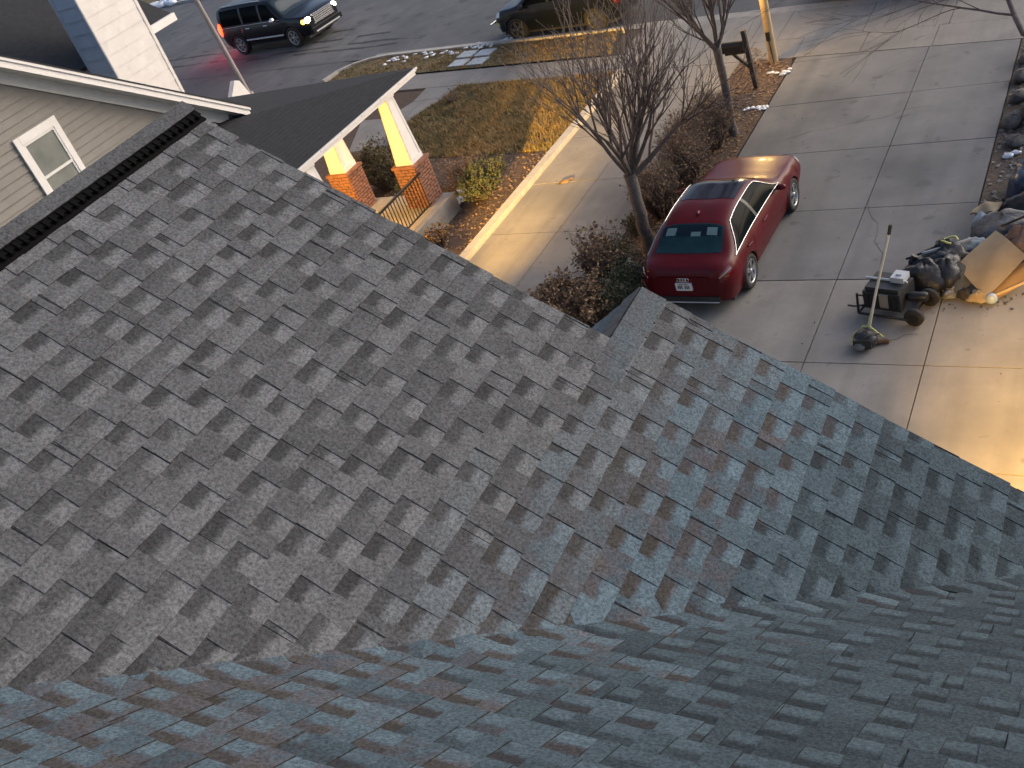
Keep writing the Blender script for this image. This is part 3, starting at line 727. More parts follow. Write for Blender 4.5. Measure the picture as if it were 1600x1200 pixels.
while z < CZ - .15:
    for (side, mm, nm) in ((0, m_whiteside, 'white_board'), (1, m_blueshade, 'shaded_side_board')):  # second side carries its shade in the board colour
        b = MB(); zb2 = z + .40; e = .10
        if side == 0: b.raw([F(CX1, CY0 + e, z), F(CX1, CY1 - e, z), F(CX1 - .016, CY1 - e, zb2), F(CX1 - .016, CY0 + e, zb2), F(CX1 - .04, CY0 + e, z), F(CX1 - .04, CY1 - e, z)], [(0, 1, 2, 3), (4, 5, 1, 0)])
        else: b.raw([F(CX0 + e, CY0, z), F(CX1 - e, CY0, z), F(CX1 - e, CY0 + .028, zb2), F(CX0 + e, CY0 + .028, zb2), F(CX0 + e, CY0 + .04, z), F(CX1 - e, CY0 + .04, z)], [(0, 1, 2, 3), (4, 5, 1, 0)])
        b.build(nm, mm, ch)
    z += .385; k += 1
b = MB(); b.box(CX1 + 26 - .1, CX1 + 26 + .012, CY1 - 20.85 - .1, CY1 - 20.85 + .012, 0, CZ); b.box(CX1 + 26 - .006, CX1 + 26 + .008, CY0 - 20.85 + .015, CY0 - 20.85 + .1, 0, CZ); b.build('corner_board', m_whiteside, ch)
b = MB(); b.box(CX0 + 26 - .01, CX0 + 26 + .1, CY0 - 20.85 - .012, CY0 - 20.85 + .05, 0, CZ); b.box(CX1 + 26 - .1, CX1 + 26 - .006, CY0 - 20.85 - .01, CY0 - 20.85 + .014, 0, CZ); b.build('corner_board', m_blueshade, ch)
b = MB(); b.box(CX0 + 26 - .12, CX1 + 26 + .12, CY0 - 20.85 - .12, CY1 - 20.85 + .12, CZ, CZ + .18); b.build('chimney_cap', m_whitetrim, ch)
b = MB(); b.box(-1.16, -1.0, 22.3 - 20.85, 23.86 - 20.85, 4.50, 4.74); b.build('gutter_end', m_white, fh)
# white post cap / small gable end showing beside the porch roof
b = MB(); b.prism([F(-26.0, 22.9, 1.2), F(-26.0, 24.5, 1.2), F(-26.0, 24.2, 2.1), F(-26.0, 24.0, 2.2)], (-.2, 0, 0)); b.build('porch_gable', m_white, fh)

# ================================================================== VEHICLES
def pchip(xs, ys, x):
    n = len(xs); h = [xs[i + 1] - xs[i] for i in range(n - 1)]; d = [(ys[i + 1] - ys[i]) / h[i] for i in range(n - 1)]
    mm = [d[0]] + [0 if d[i - 1] * d[i] <= 0 else 2 / (1 / d[i - 1] + 1 / d[i]) for i in range(1, n - 1)] + [d[-1]]
    x = min(max(x, xs[0]), xs[-1]); i = 0
    while i < n - 2 and x > xs[i + 1]: i += 1
    t = (x - xs[i]) / h[i]
    return ys[i] * (1 + 2 * t) * (1 - t) ** 2 + mm[i] * h[i] * t * (1 - t) ** 2 + ys[i + 1] * t * t * (3 - 2 * t) + mm[i + 1] * h[i] * t * t * (t - 1)
class Body:
    """lofted car body; rows of keys: y, w0,z0, w1,z1, w2,z2, w3,z3, z4"""
    def __init__(s, keys, axles, R, zc):
        s.cols = list(zip(*keys)); s.axles = axles; s.R = R; s.zc = zc; s.y0 = keys[0][0]; s.y1 = keys[-1][0]
    def ctrl(s, y):
        c = s.cols; k = [pchip(c[0], c[i], y) for i in range(1, 10)]
        w0, z0, w1, z1, w2, z2, w3, z3, z4 = k
        for ya in s.axles:
            d = abs(y - ya)
            if d < s.R:
                za = s.zc + math.sqrt(s.R ** 2 - d ** 2)
                if za > z0: z0 = za; w0 = w1 * .985
        return [(w0, z0), (w1, max(z1, z0 + .02)), (w2, max(z2, z0 + .05)), (w3, z3), (0, z4)]
    def surf(s, y, t):
        P = s.ctrl(y); i = min(int(t), 3); f = t - i
        p0 = P[i - 1] if i > 0 else (2 * P[0][0] - P[1][0], 2 * P[0][1] - P[1][1])
        p3 = P[i + 2] if i < 3 else (-P[3][0], P[3][1])
        def cr(a, b, c, d): return .5 * ((2 * b) + (-a + c) * f + (2 * a - 5 * b + 4 * c - d) * f * f + (-a + 3 * b - 3 * c + d) * f ** 3)
        x = cr(p0[0], P[i][0], P[i + 1][0], p3[0]); z = cr(p0[1], P[i][1], P[i + 1][1], p3[1])
        return Vector((max(x, 0), y, z))
    def nrm(s, y, t, side=1):
        e = .01; a = s.surf(y + e, t) - s.surf(y - e, t); b = s.surf(y, min(t + e, 4)) - s.surf(y, max(t - e, 0))
        n = b.cross(a)
        if n.length < 1e-9: n = Vector((0, 0, 1))
        n.normalize()
        if n.z < -.2 and t > 1.5: n = -n
        if n.x < 0 and t < 3.5: n = -n
        if t >= 3.5 and n.z < 0: n = -n
        return n
    def at(s, y, t, side=1, off=0.0):
        p = s.surf(y, t) + s.nrm(y, t) * off; return Vector((p.x * side, p.y, p.z))
    def body(s, paint, name, parent, ny=120):
        ys = sorted(set([s.y0 + (s.y1 - s.y0) * (i / ny) for i in range(ny + 1)] + [ya + sg * s.R * q for ya in s.axles for sg in (-1, 1) for q in (.999, .96, .9)]))
        ts = [i * .125 for i in range(33)]
        b = MB(); vs = []; n = len(ts) * 2 - 1
        for y in ys:
            row = [s.surf(y, t) for t in ts]
            vs += [Vector((-p.x, p.y, p.z)) for p in row] + [p for p in reversed(row[:-1])]
        fs = []
        for i in range(len(ys) - 1):
            for j in range(n - 1): fs.append((i * n + j, i * n + j + 1, (i + 1) * n + j + 1, (i + 1) * n + j))
        b.raw(vs, fs, 0, True)
        b.poly(vs[:n]); b.poly(vs[-n:][::-1])
        return b.build(name, paint, parent)
    def patch(s, mb, ya, yb, ta, tb, off, side=1, nu=14, nv=10, ylo=None, yhi=None, mi=0, rim=.012):
        """thin panel that lies on the body; ylo/yhi: functions of t for slanted ends"""
        g = []
        for j in range(nv + 1):
            t = ta + (tb - ta) * j / nv; a = ylo(t) if ylo else ya; c = yhi(t) if yhi else yb
            g.append([s.at(a + (c - a) * i / nu, t, side, off) for i in range(nu + 1)])
        vs = [p for r in g for p in r]; fs = [(j * (nu + 1) + i, j * (nu + 1) + i + 1, (j + 1) * (nu + 1) + i + 1, (j + 1) * (nu + 1) + i) for j in range(nv) for i in range(nu)]
        if side < 0: fs = [f[::-1] for f in fs]
        mb.raw(vs, fs, mi, True)
        return g
    def patch_full(s, mb, ya, yb, ta, off, nu=12, nv=12, yla=None, yha=None):
        """panel across the car's middle, from t=ta on the left to t=ta on the right"""
        g = []
        for j in range(2 * nv + 1):
            q = (j - nv) / nv; t = 4 - abs(q) * (4 - ta); sd = -1 if q < 0 else 1
            a = yla(abs(q)) if yla else ya; c = yha(abs(q)) if yha else yb
            g.append([s.at(a + (c - a) * i / nu, t, sd, off) for i in range(nu + 1)])
        vs = [p for r in g for p in r]; fs = [(j * (nu + 1) + i, (j + 1) * (nu + 1) + i, (j + 1) * (nu + 1) + i + 1, j * (nu + 1) + i + 1) for j in range(2 * nv) for i in range(nu)]
        mb.raw(vs, fs, 0, True); return g
m_tyre = mat('tyre', (.012, .012, .012), .85, noise=(20, 4), col2=(.022, .021, .020))
m_rim = mat('alloy_rim', (.42, .42, .43), .3, metal=.75)
m_rimdark = mat('rim_dark', (.02, .02, .021), .5)
def wheel(parent, x, y, r, width=.22, spokes=5, rimmat=None, steer=0.0):
    sd = 1 if x > 0 else -1
    wo_ = link('wheel', None, parent, (x, y, r)); wo_.rotation_euler = (0, 0, steer)
    b = MB(); w_ = width / 2; rr = r * .70
    b.lathe([(rr * .9, -w_), (r * .93, -w_), (r, -w_ + .03), (r, w_ - .03), (r * .93, w_), (rr, w_), (rr * .98, w_ - .03), (rr * .97, w_ - .10)], axis=(sd, 0, 0), n=36, cap=False); b.build('tyre', m_tyre, wo_)
    b = MB(); b.lathe([(rr, w_ - .012), (rr, w_ - .002), (rr * .91, w_ - .004), (rr * .90, w_ - .05)], axis=(sd, 0, 0), n=36, cap=False)
    for k in range(spokes):
        for dd in (-.17, .17):
            a = 2 * PI * k / spokes + dd
            p0 = Vector((sd * (w_ - .012), math.cos(2 * PI * k / spokes) * rr * .12, math.sin(2 * PI * k / spokes) * rr * .12)); p1 = Vector((sd * (w_ - .012), math.cos(a) * rr * .94, math.sin(a) * rr * .94))
            d = (p1 - p0).normalized(); n_ = Vector((sd, 0, 0)).cross(d) * .022
            b.prism([p0 - n_ * 1.3, p0 + n_ * 1.3, p1 + n_ * .8, p1 - n_ * .8], (-sd * .03, 0, 0))
    b.lathe([(rr * .2, w_ - .03), (rr * .2, w_ - .002), (rr * .12, w_ + .004)], axis=(sd, 0, 0), n=16)
    b.build('rim', rimmat or m_rim, wo_)
    b = MB(); b.lathe([(rr * .95, w_ - .085), (rr * .95, w_ - .075)], axis=(sd, 0, 0), n=24); b.build('brake_disc', m_rimdark, wo_)
def underbody(parent, x, y0, y1, z0=.16, z1=.62):
    b = MB(); b.box(-x, x, y0, y1, z0, z1); b.build('underbody', m_black, parent)
def outline(mb, pts, r, n=5):
    mb.tube(pts + [pts[0]], r, n, cap=False)
def side_window(bd, parent, t0, t1, ylo, yhi, glass, trim=None, pillars=(), name='side_window', off=.006):
    for sd in (-1, 1):
        b = MB(); g = bd.patch(b, 0, 0, t0, t1, off, sd, 22, 8, ylo, yhi); wobj = b.build(name, glass, parent)
        if trim is not None:
            pts = g[0] + [r[-1] for r in g[1:]] + g[-1][::-1][1:] + [r[0] for r in g[::-1][1:-1]]
            b = MB(); outline(b, [p + Vector((sd * .004, 0, .003)) for p in pts], .008, 6); b.build('window_trim', trim, wobj)
        for (pa, pb, lean) in pillars:
            b = MB(); bd.patch(b, 0, 0, t0, t1, off + .004, sd, 2, 6, (lambda t, pa=pa, lean=lean: pa + lean * (t - t0)), (lambda t, pb=pb, lean=lean: pb + lean * (t - t0))); b.build('pillar', m_black, wobj)

# ---------------------------------------------------------------- red sedan in the drive
m_red = mat('red_paint', (.070, .0032, .006), .34, spec=.22, noise=(2, 4), col2=(.088, .004, .0075), coat=.06)
m_carglass = mat('car_glass', (.006, .008, .009), .10, spec=.02)
m_rearglass = mat('rear_glass', (.008, .028, .034), .10, spec=.2, noise=(3.2, 2), col2=(.013, .042, .049))
m_roofglass = mat('roof_glass', (.012, .012, .018), .12, spec=.25)
m_tail = mat('tail_lens', (.10, .004, .006), .15, coat=.6)
m_plate = mat('plate', (.62, .62, .60), .5)
m_platetext = mat('plate_ink', (.06, .08, .09), .6)
KS = [(-2.30, .50, .36, .60, .52, .60, .72, .44, .83, .84), (-2.26, .66, .28, .75, .55, .72, .80, .56, .92, .93), (-2.12, .78, .25, .865, .58, .81, .86, .63, .985, 1.0),
      (-1.93, .82, .23, .91, .61, .86, .90, .66, 1.02, 1.055), (-1.30, .83, .21, .925, .63, .87, .94, .60, 1.325, 1.36),
      (-.68, .83, .19, .925, .63, .87, .95, .58, 1.40, 1.445), (-.06, .83, .19, .925, .63, .87, .945, .575, 1.39, 1.435), (.27, .83, .19, .925, .63, .87, .94, .585, 1.325, 1.365),
      (.95, .83, .20, .92, .62, .86, .915, .66, .99, 1.025), (1.35, .82, .21, .915, .61, .85, .885, .66, .945, .98), (2.05, .80, .22, .885, .58, .80, .82, .60, .875, .90),
      (2.30, .72, .24, .81, .54, .71, .73, .50, .79, .80), (2.42, .55, .30, .62, .50, .55, .62, .36, .67, .68)]
bd = Body(KS, (-1.36, 1.44), .375, .325)
car = thing('red_sedan', 'red four-door sedan parked on the driveway beside the bare tree', 'car', (-6.80, 16.0, .02), math.radians(-2.0)); car.scale = (.98, .95, .98)
bd.body(m_red, 'body', car)
underbody(car, .78, -2.05, 2.1)
for x in (-.80, .80):
    for y in (-1.36, 1.44): wheel(car, x, y, .335)
lo = lambda t: -1.78 + (t - 2.1) * .62 if t < 2.75 else -1.377 + (t - 2.75) * .9
hi = lambda t: .84 - (t - 2.1) * .78
side_window(bd, car, 2.10, 2.92, lo, hi, m_carglass, m_chrome, ((-.56, -.47, -.05),))
b = MB(); bd.patch_full(b, -1.92, -1.35, 3.04, .005, yla=lambda q: -1.91 + .05 * q * q, yha=lambda q: -1.34 - .06 * q * q); rg = b.build('rear_window', m_rearglass, car)
b = MB(); bd.patch_full(b, .30, .94, 3.03, .005, yla=lambda q: .30, yha=lambda q: .95 - .1 * q * q); b.build('windscreen', m_carglass, car)
b = MB(); bd.patch_full(b, -.62, .16, 3.10, .006); b.build('sunroof', m_roofglass, car)
# seats' headrests behind the rear glass read as pale shapes
m_seat = mat('seat_pale', (.10, .17, .18), .8)
b = MB(); bd.patch_full(b, -1.62, -1.37, 3.12, .008, yla=lambda q: -1.60 + .02 * q, yha=lambda q: -1.37 - .05 * q * q); b.build('dark_interior', mat('dark_interior', (.006, .016, .024), .3, spec=.15), rg)
b = MB()
for sd in (-1, 1):
    bd.patch(b, -1.58, -1.44, 3.25, 3.55, .011, sd, 4, 4)
bd.patch(b, -1.60, -1.52, 3.72, 4.0, .011, 1, 3, 3); b.build('headrest', m_seat, rg, kind='stuff')
# tail lights, plate, emblem, bumper insert
for sd in (-1, 1):
    b = MB(); bd.patch(b, -2.28, -2.06, 1.55, 2.2, .006, sd, 8, 6); tl = b.build('tail_light', m_tail, car)
    b = MB(); b.tube([bd.at(-2.275, 2.0, sd, .012), bd.at(-2.2, 1.98, sd, .012), bd.at(-2.06, 1.95, sd, .012)], .006, 5); b.build('lens_strip', m_chrome, tl)
b = MB(); b.box(-.48, .48, -2.318, -2.295, .70, .80); b.build('trunk_panel', m_red, car)
pb = MB(); pb.box(-.155, .155, -2.345, -2.31, .545, .700); pl_ = pb.build('number_plate', m_plate, car)
b = MB(); x = -.115
for k in range(7):
    if k != 3: b.box(x, x + .022, -2.349, -2.344, .585, .650)
    x += .034
b.box(-.09, .09, -2.349, -2.344, .668, .684)
b.build('plate_characters', m_platetext, pl_)
b = MB()
for k in range(4):
    c = Vector(((k - 1.5) * .052, -2.322, .757))
    ring = [c + Vector((math.cos(a) * .036, 0, math.sin(a) * .036)) for a in [2 * PI * i / 16 for i in range(16)]]
    outline(b, ring, .006, 5)
b.build('ring_emblem', m_chrome, car)
b = MB(); b.box(-.62, .62, -2.325, -2.2, .30, .40); b.build('bumper_insert', m_black, car)
b = MB(); b.tube([(-.60, -2.33, .285), (.60, -2.33, .285)], .012, 6); b.build('bumper_trim', m_silver, car)
b = MB(); b.tube([bd.at(-2.285, 2.9, -1, .004), bd.at(-2.29, 3.6, -1, .006), bd.at(-2.29, 4, 1, .006), bd.at(-2.29, 3.6, 1, .006), bd.at(-2.285, 2.9, 1, .004)], .007, 5); b.build('trunk_edge', m_red, car)
for sd in (-1, 1):
    b = MB(); b.blob((sd * .99, .58, .985), (.10, .07, .06), 12, 8); mr_ = b.build('mirror', m_red, car)
    b = MB(); b.box(min(sd * .86, sd * .95), max(sd * .86, sd * .95), .56, .61, .93, .955); b.build('mirror_arm', m_black, mr_)
    b = MB(); bd.patch(b, .52, .60, 2.0, 2.03, .012, sd, 3, 2)
    for yy in (-.32, -1.22):
        hb = MB(); hb.tube([bd.at(yy - .10, 1.62, sd, .018), bd.at(yy + .10, 1.62, sd, .018)], .014, 6); hb.build('door_handle', m_red, car)
    for (ya, yb2, t_) in ((.64, -.5, 0), (-.52, -1.5, 0)):
        sb = MB(); sb.tube([bd.at(ya, 2.0, sd, .001), bd.at(ya + .02, 1.2, sd, .001), bd.at(ya - .02, .5, sd, .001)], .006, 4); sb.build('door_gap', m_black, car)
b = MB(); b.blob((0, -1.08, 1.415), (.03, .08, .035), 8, 6); b.build('roof_aerial', m_red, car)
for sd in (-1, 1):
    b = MB(); bd.patch(b, 2.10, 2.33, 1.5, 2.1, .006, sd, 8, 5); b.build('headlight', m_silver, car)

# ---------------------------------------------------------------- big black SUV on the road, lights on
m_blackpaint = mat('black_paint', (.006, .007, .010), .30, spec=.3, coat=.12)
m_head = mat('headlight_on', (1, .95, .8), .3, emit=((1, .92, .62), 9))
m_amber = mat('amber_lamp', (1, .5, .05), .3, emit=((1, .45, .04), 6))
m_tailon = mat('tail_on', (1, .05, .02), .3, emit=((1, .05, .012), 4))
KV = [(-2.62, .70, .46, .80, .70, .80, 1.02, .70, 1.60, 1.64), (-2.55, .86, .40, .95, .74, .92, 1.10, .74, 1.80, 1.85), (-2.2, .92, .36, .99, .76, .95, 1.14, .76, 1.86, 1.91),
      (-1.0, .92, .36, 1.0, .76, .96, 1.15, .77, 1.88, 1.94), (.30, .92, .36, 1.0, .76, .96, 1.15, .75, 1.86, 1.91), (.72, .92, .36, 1.0, .76, .96, 1.15, .76, 1.78, 1.83),
      (1.42, .92, .36, .99, .76, .95, 1.14, .78, 1.22, 1.26), (1.6, .92, .36, .99, .76, .94, 1.12, .78, 1.18, 1.22), (2.35, .90, .38, .96, .74, .90, 1.05, .72, 1.12, 1.15),
      (2.56, .84, .40, .90, .72, .82, .98, .62, 1.06, 1.08), (2.66, .72, .44, .80, .70, .74, .90, .5, .98, 1.0)]
bv = Body(KV, (-1.62, 1.66), .45, .41)
suv = thing('black_suv', 'big black sport utility vehicle driving on the road with headlights on', 'suv', (-33.55, 34.95, 0), math.radians(-97))
suv.scale = (1.1, 1.12, 1.1)
bv.body(m_blackpaint, 'body', suv); underbody(suv, .85, -2.4, 2.4, .25, .8)
for x in (-.88, .88):
    for y in (-1.62, 1.66): wheel(suv, x, y, .41, .26, 6)
m_darkglass = mat('tinted_glass', (.004, .005, .006), .10, spec=.02)
side_window(bv, suv, 2.10, 2.90, lambda t: -2.35 + (t - 2.1) * .12, lambda t: 1.28 - (t - 2.1) * .75, m_darkglass, m_blackmetal, ((-1.05, -.93, 0), (.10, .22, -.02)))
b = MB(); bv.patch_full(b, .76, 1.40, 3.03, .006); b.build('windscreen', mat('windscreen_glass', (.012, .025, .030), .05), suv)
for sd in (-1, 1):
    b = MB(); b.blob((sd * .76, 2.56, .93), (.17, .11, .12), 14, 8); b.build('headlight', m_head, suv)
    b = MB(); b.blob((sd * .91, 2.42, .92), (.07, .10, .09), 10, 6); b.build('turn_lamp', m_amber, suv)
    b = MB(); b.blob((sd * .90, -2.53, 1.08), (.12, .12, .28), 12, 8); b.build('tail_light', m_tailon, suv)
    b = MB(); b.blob((sd * 1.11, .98, 1.22), (.13, .10, .11), 10, 6); mm_ = b.build('mirror', m_chrome, suv)
    b = MB(); b.box(min(sd * .9, sd * 1.06), max(sd * .9, sd * 1.06), .95, 1.0, 1.13, 1.17); b.build('mirror_arm', m_black, mm_)
    b = MB(); b.tube([bv.at(y_, .55, sd, .03) for y_ in (-1.1, -.5, 0, .6, 1.15)], .035, 6); b.build('running_board', m_silver, suv)
    b = MB(); b.tube([(sd * .70, -2.2, 1.93), (sd * .71, -1, 1.965), (sd * .70, .2, 1.94)], .022, 6); b.build('roof_rail', m_silver, suv)
    b = MB(); b.tube([bv.at(y_, 2.02, sd, .006) for y_ in (-2.4, -1.2, 0, 1.2)], .012, 5); b.build('belt_strip', m_silver, suv)
    for yy in (-.75, .35):
        hb = MB(); hb.tube([bv.at(yy - .12, 1.75, sd, .02), bv.at(yy + .12, 1.75, sd, .02)], .018, 6); hb.build('door_handle', m_chrome, suv)
b = MB()
for k in range(4): b.box(-.56, .56, 2.665, 2.70, .76 + k * .075, .80 + k * .075)
b.box(-.60, .60, 2.66, 2.69, .71, .735); b.box(-.60, .60, 2.66, 2.69, 1.05, 1.075); b.build('grille', m_chrome, suv)
b = MB(); b.box(-.86, .86, 2.50, 2.74, .40, .60); b.build('bumper', m_blackpaint, suv)
b = MB(); b.box(-.70, .70, 2.735, 2.76, .42, .47); b.build('bumper_trim', m_silver, suv)
lamp(suv, (.72, 2.9, .8), 14, (1, .92, .68), .1, 'SPOT', target=(1.2, 9, 0), spot=math.radians(75))
lamp(suv, (-.72, 2.9, .8), 14, (1, .92, .68), .1, 'SPOT', target=(-.2, 9, 0), spot=math.radians(75))
for sd in (-1, 1): lamp(suv, (sd * .95, -3.1, 1.0), 45, (1, .08, .13), .3)

# ---------------------------------------------------------------- dark crossover parked at the kerb
m_ink = mat('dark_blue_paint', (.006, .008, .012), .30, spec=.3, coat=.12)
KC = [(-2.22, .62, .42, .74, .62, .74, .90, .60, 1.24, 1.28), (-2.12, .80, .34, .88, .66, .85, .98, .62, 1.42, 1.47), (-1.75, .85, .30, .92, .68, .88, 1.02, .64, 1.54, 1.58),
      (-.6, .86, .28, .93, .68, .89, 1.02, .64, 1.60, 1.65), (.35, .86, .28, .93, .68, .89, 1.01, .62, 1.56, 1.61), (.62, .86, .28, .93, .68, .89, 1.0, .63, 1.50, 1.54),
      (1.32, .86, .28, .92, .68, .88, .98, .68, 1.06, 1.10), (1.5, .85, .29, .92, .68, .87, .96, .67, 1.02, 1.06), (2.0, .82, .31, .88, .64, .80, .88, .58, .95, .97), (2.2, .66, .36, .74, .60, .66, .78, .46, .84, .85)]
bc = Body(KC, (-1.36, 1.38), .40, .355)
cv = thing('dark_crossover', 'dark blue crossover parked along the kerb behind the bare branches', 'car', (-16.75, 30.55, 0), math.radians(83))
cv.scale = (1.1, 1.15, 1.1)
bc.body(m_ink, 'body', cv); underbody(cv, .8, -1.95, 1.95, .2, .7)
for x in (-.81, .81):
    for y in (-1.36, 1.38): wheel(cv, x, y, .36, .23, 5, mat('grey_rim', (.09, .09, .095), .45, metal=.3))
side_window(bc, cv, 2.10, 2.90, lambda t: -1.85 + (t - 2.1) * .55, lambda t: 1.18 - (t - 2.1) * .75, m_darkglass, m_blackmetal, ((-.95, -.85, .05), (.02, .12, -.03)))
b = MB(); bc.patch_full(b, .67, 1.30, 3.03, .006); b.build('windscreen', m_carglass, cv)
b = MB(); bc.patch_full(b, -2.10, -1.80, 3.05, .006); b.build('rear_window', m_carglass, cv)
for sd in (-1, 1):
    b = MB(); bc.patch(b, 1.92, 2.16, 1.5, 2.2, .008, sd, 6, 5); b.build('headlight', mat('headlight_clear', (.70, .72, .70), .15), cv)
    b = MB(); bc.patch(b, 1.98, 2.14, .6, .95, .008, sd, 4, 3); b.build('fog_lamp', m_yellow, cv)
    b = MB(); bc.patch(b, -2.2, -2.08, 1.4, 2.3, .008, sd, 4, 5); b.build('tail_light', m_tail, cv)
    b = MB(); b.tube([(sd * .60, -1.75, 1.60), (sd * .61, -1.3, 1.67), (sd * .61, -.4, 1.69), (sd * .60, .2, 1.63)], .02, 6); b.build('roof_rail', m_chrome, cv)
    b = MB(); b.blob((sd * 1.0, .95, 1.05), (.11, .08, .075), 10, 6); b.build('mirror', m_ink, cv)
    for yy in (-.7, .3):
        hb = MB(); hb.tube([bc.at(yy - .1, 1.7, sd, .02), bc.at(yy + .1, 1.7, sd, .02)], .015, 6); hb.build('door_handle', m_ink, cv)
b = MB(); b.box(-.40, .40, 2.19, 2.215, .58, .72); b.build('grille', m_black, cv)
rk = thing('silver_rack', 'silver bar rack sticking out at the front of the dark crossover', 'rack', (-19.35, 30.75, .0), math.radians(83))
b = MB()
b.tube([(-.35, -.25, .55), (-.35, .30, .55)], .03, 6); b.tube([(.35, -.25, .55), (.35, .30, .55)], .03, 6); b.build('arm', m_black, rk)
b = MB(); b.tube([(-.6, .30, .57), (.6, .30, .57)], .035, 6); b.tube([(-.5, .08, .57), (.5, .08, .57)], .03, 6); b.build('bar', m_steel, rk)
b = MB(); b.tube([(0, .3, .57), (0, .34, .02)], .03, 6); b.build('leg', m_steel, rk)

# ---------------------------------------------------------------- car at the top edge, only its lower side in view
kd = thing('parked_car', 'black car at the top edge parked beyond the driveway apron', 'car', (-5.75, 29.35, 0), math.radians(83))
bd.body(m_blackpaint, 'body', kd); underbody(kd, .78, -2.05, 2.1)
for x in (-.80, .80):
    for y in (-1.36, 1.44): wheel(kd, x, y, .335)
side_window(bd, kd, 2.10, 2.92, lo, hi, m_darkglass, m_blackmetal, ((-.56, -.47, -.05),))
b = MB(); bd.patch_full(b, -1.92, -1.35, 3.04, .005); b.build('rear_window', m_darkglass, kd)
b = MB(); bd.patch_full(b, .30, .92, 3.03, .005); b.build('windscreen', m_darkglass, kd)
for sd in (-1, 1):
    b = MB(); bd.patch(b, 2.10, 2.33, 1.5, 2.1, .006, sd, 8, 5); b.build('headlight', m_silver, kd)
    b = MB(); bd.patch(b, -2.28, -2.06, 1.55, 2.2, .006, sd, 8, 6); b.build('tail_light', m_tail, kd)

# ================================================================== TREES
def grow(segs, p, d, length, r0, depth, maxd, spread, up, kids, taper=.55, nseg=5, minr=.005):
    """one limb as a bent path, then its children"""
    pts = [Vector(p)]; d = Vector(d).normalized(); rad = [r0]
    for i in range(nseg):
        d = (d + Vector((random.gauss(0, .065), random.gauss(0, .065), random.gauss(0, .05) + up * .10))).normalized()
        pts.append(pts[-1] + d * (length / nseg)); rad.append(max(minr, r0 * (1 - (1 - taper) * (i + 1) / nseg)))
    segs.append((pts, rad, depth))
    if depth >= maxd: return
    n = kids[min(depth, len(kids) - 1)]
    for k in range(n):
        t = random.uniform(.25, 1.0) if k < n - 1 else 1.0
        i = min(int(t * nseg), nseg - 1); f = t * nseg - i
        q = pts[i].lerp(pts[i + 1], f); dd = (pts[i + 1] - pts[i]).normalized()
        ax = dd.orthogonal().normalized(); ax.rotate(Matrix.Rotation(random.uniform(0, 2 * PI), 3, dd))
        a = random.uniform(.5, 1.0) * spread
        nd = (dd * math.cos(a) + ax * math.sin(a) + Vector((0, 0, up * .35))).normalized()
        rr = max(minr, rad[i] * random.uniform(.5, .75))
        grow(segs, q, nd, length * random.uniform(.5, .78), rr, depth + 1, maxd, spread, up, kids, taper, max(3, nseg - 1), minr)
def bare_tree(name, label, loc, lean, fork, trunk_r, limbs, limb_len, maxd, kids, spread=.75, up=.5, bark=None, seed=1, tilt=(.35, .75), group=None, bias=(0, 0)):
    random.seed(seed)
    t = thing(name, label, 'tree', loc, group=group)
    b = MB(); L_ = [Vector((0, 0, -.1)), Vector((0, 0, .05))]; R_ = [trunk_r * 1.5, trunk_r * 1.25]
    for i in range(1, 7):
        f = i / 6; L_.append(Vector((lean[0] * f + random.gauss(0, .012), lean[1] * f + random.gauss(0, .012), fork * f))); R_.append(trunk_r * (1.08 - .2 * f))
    R_[-1] *= 1.12
    b.tube(L_, R_, 12); tr = b.build('trunk', bark or m_bark, t)
    top = L_[-1]; segs = []
    for k in range(limbs):
        a = 2 * PI * (k + random.uniform(-.25, .25)) / limbs; tl = random.uniform(*tilt)
        grow(segs, top + Vector((0, 0, -.12 * random.random())), (math.cos(a) * math.sin(tl) + bias[0], math.sin(a) * math.sin(tl) + bias[1], math.cos(tl)), limb_len * random.uniform(.75, 1.1), trunk_r * random.uniform(.34, .5), 0, maxd, spread, up, kids)
    lb = MB(); tw = MB()
    for pts, rad, dep in segs:
        if dep == 0: 
            q = MB(); q.tube(pts, rad, 7); q.build('limb', bark or m_bark, t)
        else: tw.tube(pts, rad, 5 if dep == 1 else 3, cap=False)
    tw.build('twigs', m_twig, t, kind='stuff')
    return t
bare_tree('bare_tree', 'bare vase-shaped tree standing left of the red sedan', (-8.50, 16.0, .02), (-.06, .14, 0), 1.66, .13, 9, 1.85, 3, (5, 5, 3), .58, .42, seed=14, tilt=(.15, .88), bias=(.34, .05))
bare_tree('bare_tree', 'bare slender tree with a pale trunk beside the dark mailbox', (-8.22, 20.9, .02), (.05, -.05, 0), 2.1, .095, 7, 1.7, 3, (6, 4, 4), .6, .55, m_bark, seed=12, tilt=(.25, .8))
# street tree at the right edge: its low limbs hang into the picture
random.seed(21)
t = thing('bare_tree', 'bare tree at the top right corner with limbs drooping over the driveway', 'tree', (-.55, 20.3, .02))
b = MB(); b.tube([(0, 0, -.1), (-.02, 0, .4), (-.05, .05, 1.2), (-.05, .1, 2.2), (0, .1, 3.4)], [.19, .15, .13, .12, .10], 10); b.build('trunk', m_bark, t)
segs = [([Vector(p) for p in ((-.05, .08, 1.5), (-.6, -.1, 1.68), (-1.2, -.2, 1.75), (-1.55, -.1, 1.80), (-1.72, .3, 1.98), (-1.9, .75, 2.25), (-2.2, 1.4, 2.9), (-2.4, 1.9, 3.8))], [.075, .066, .06, .055, .052, .045, .035, .02], 0)]
grow(segs, (-1.75, .35, 2.0), (-1, .35, .12), 2.3, .024, 0, 3, .42, .02, (6, 4, 3), nseg=7, minr=.003)
grow(segs, (-1.85, .65, 2.2), (-1, .6, .10), 2.4, .022, 0, 3, .45, .02, (6, 4, 3), nseg=7, minr=.003)
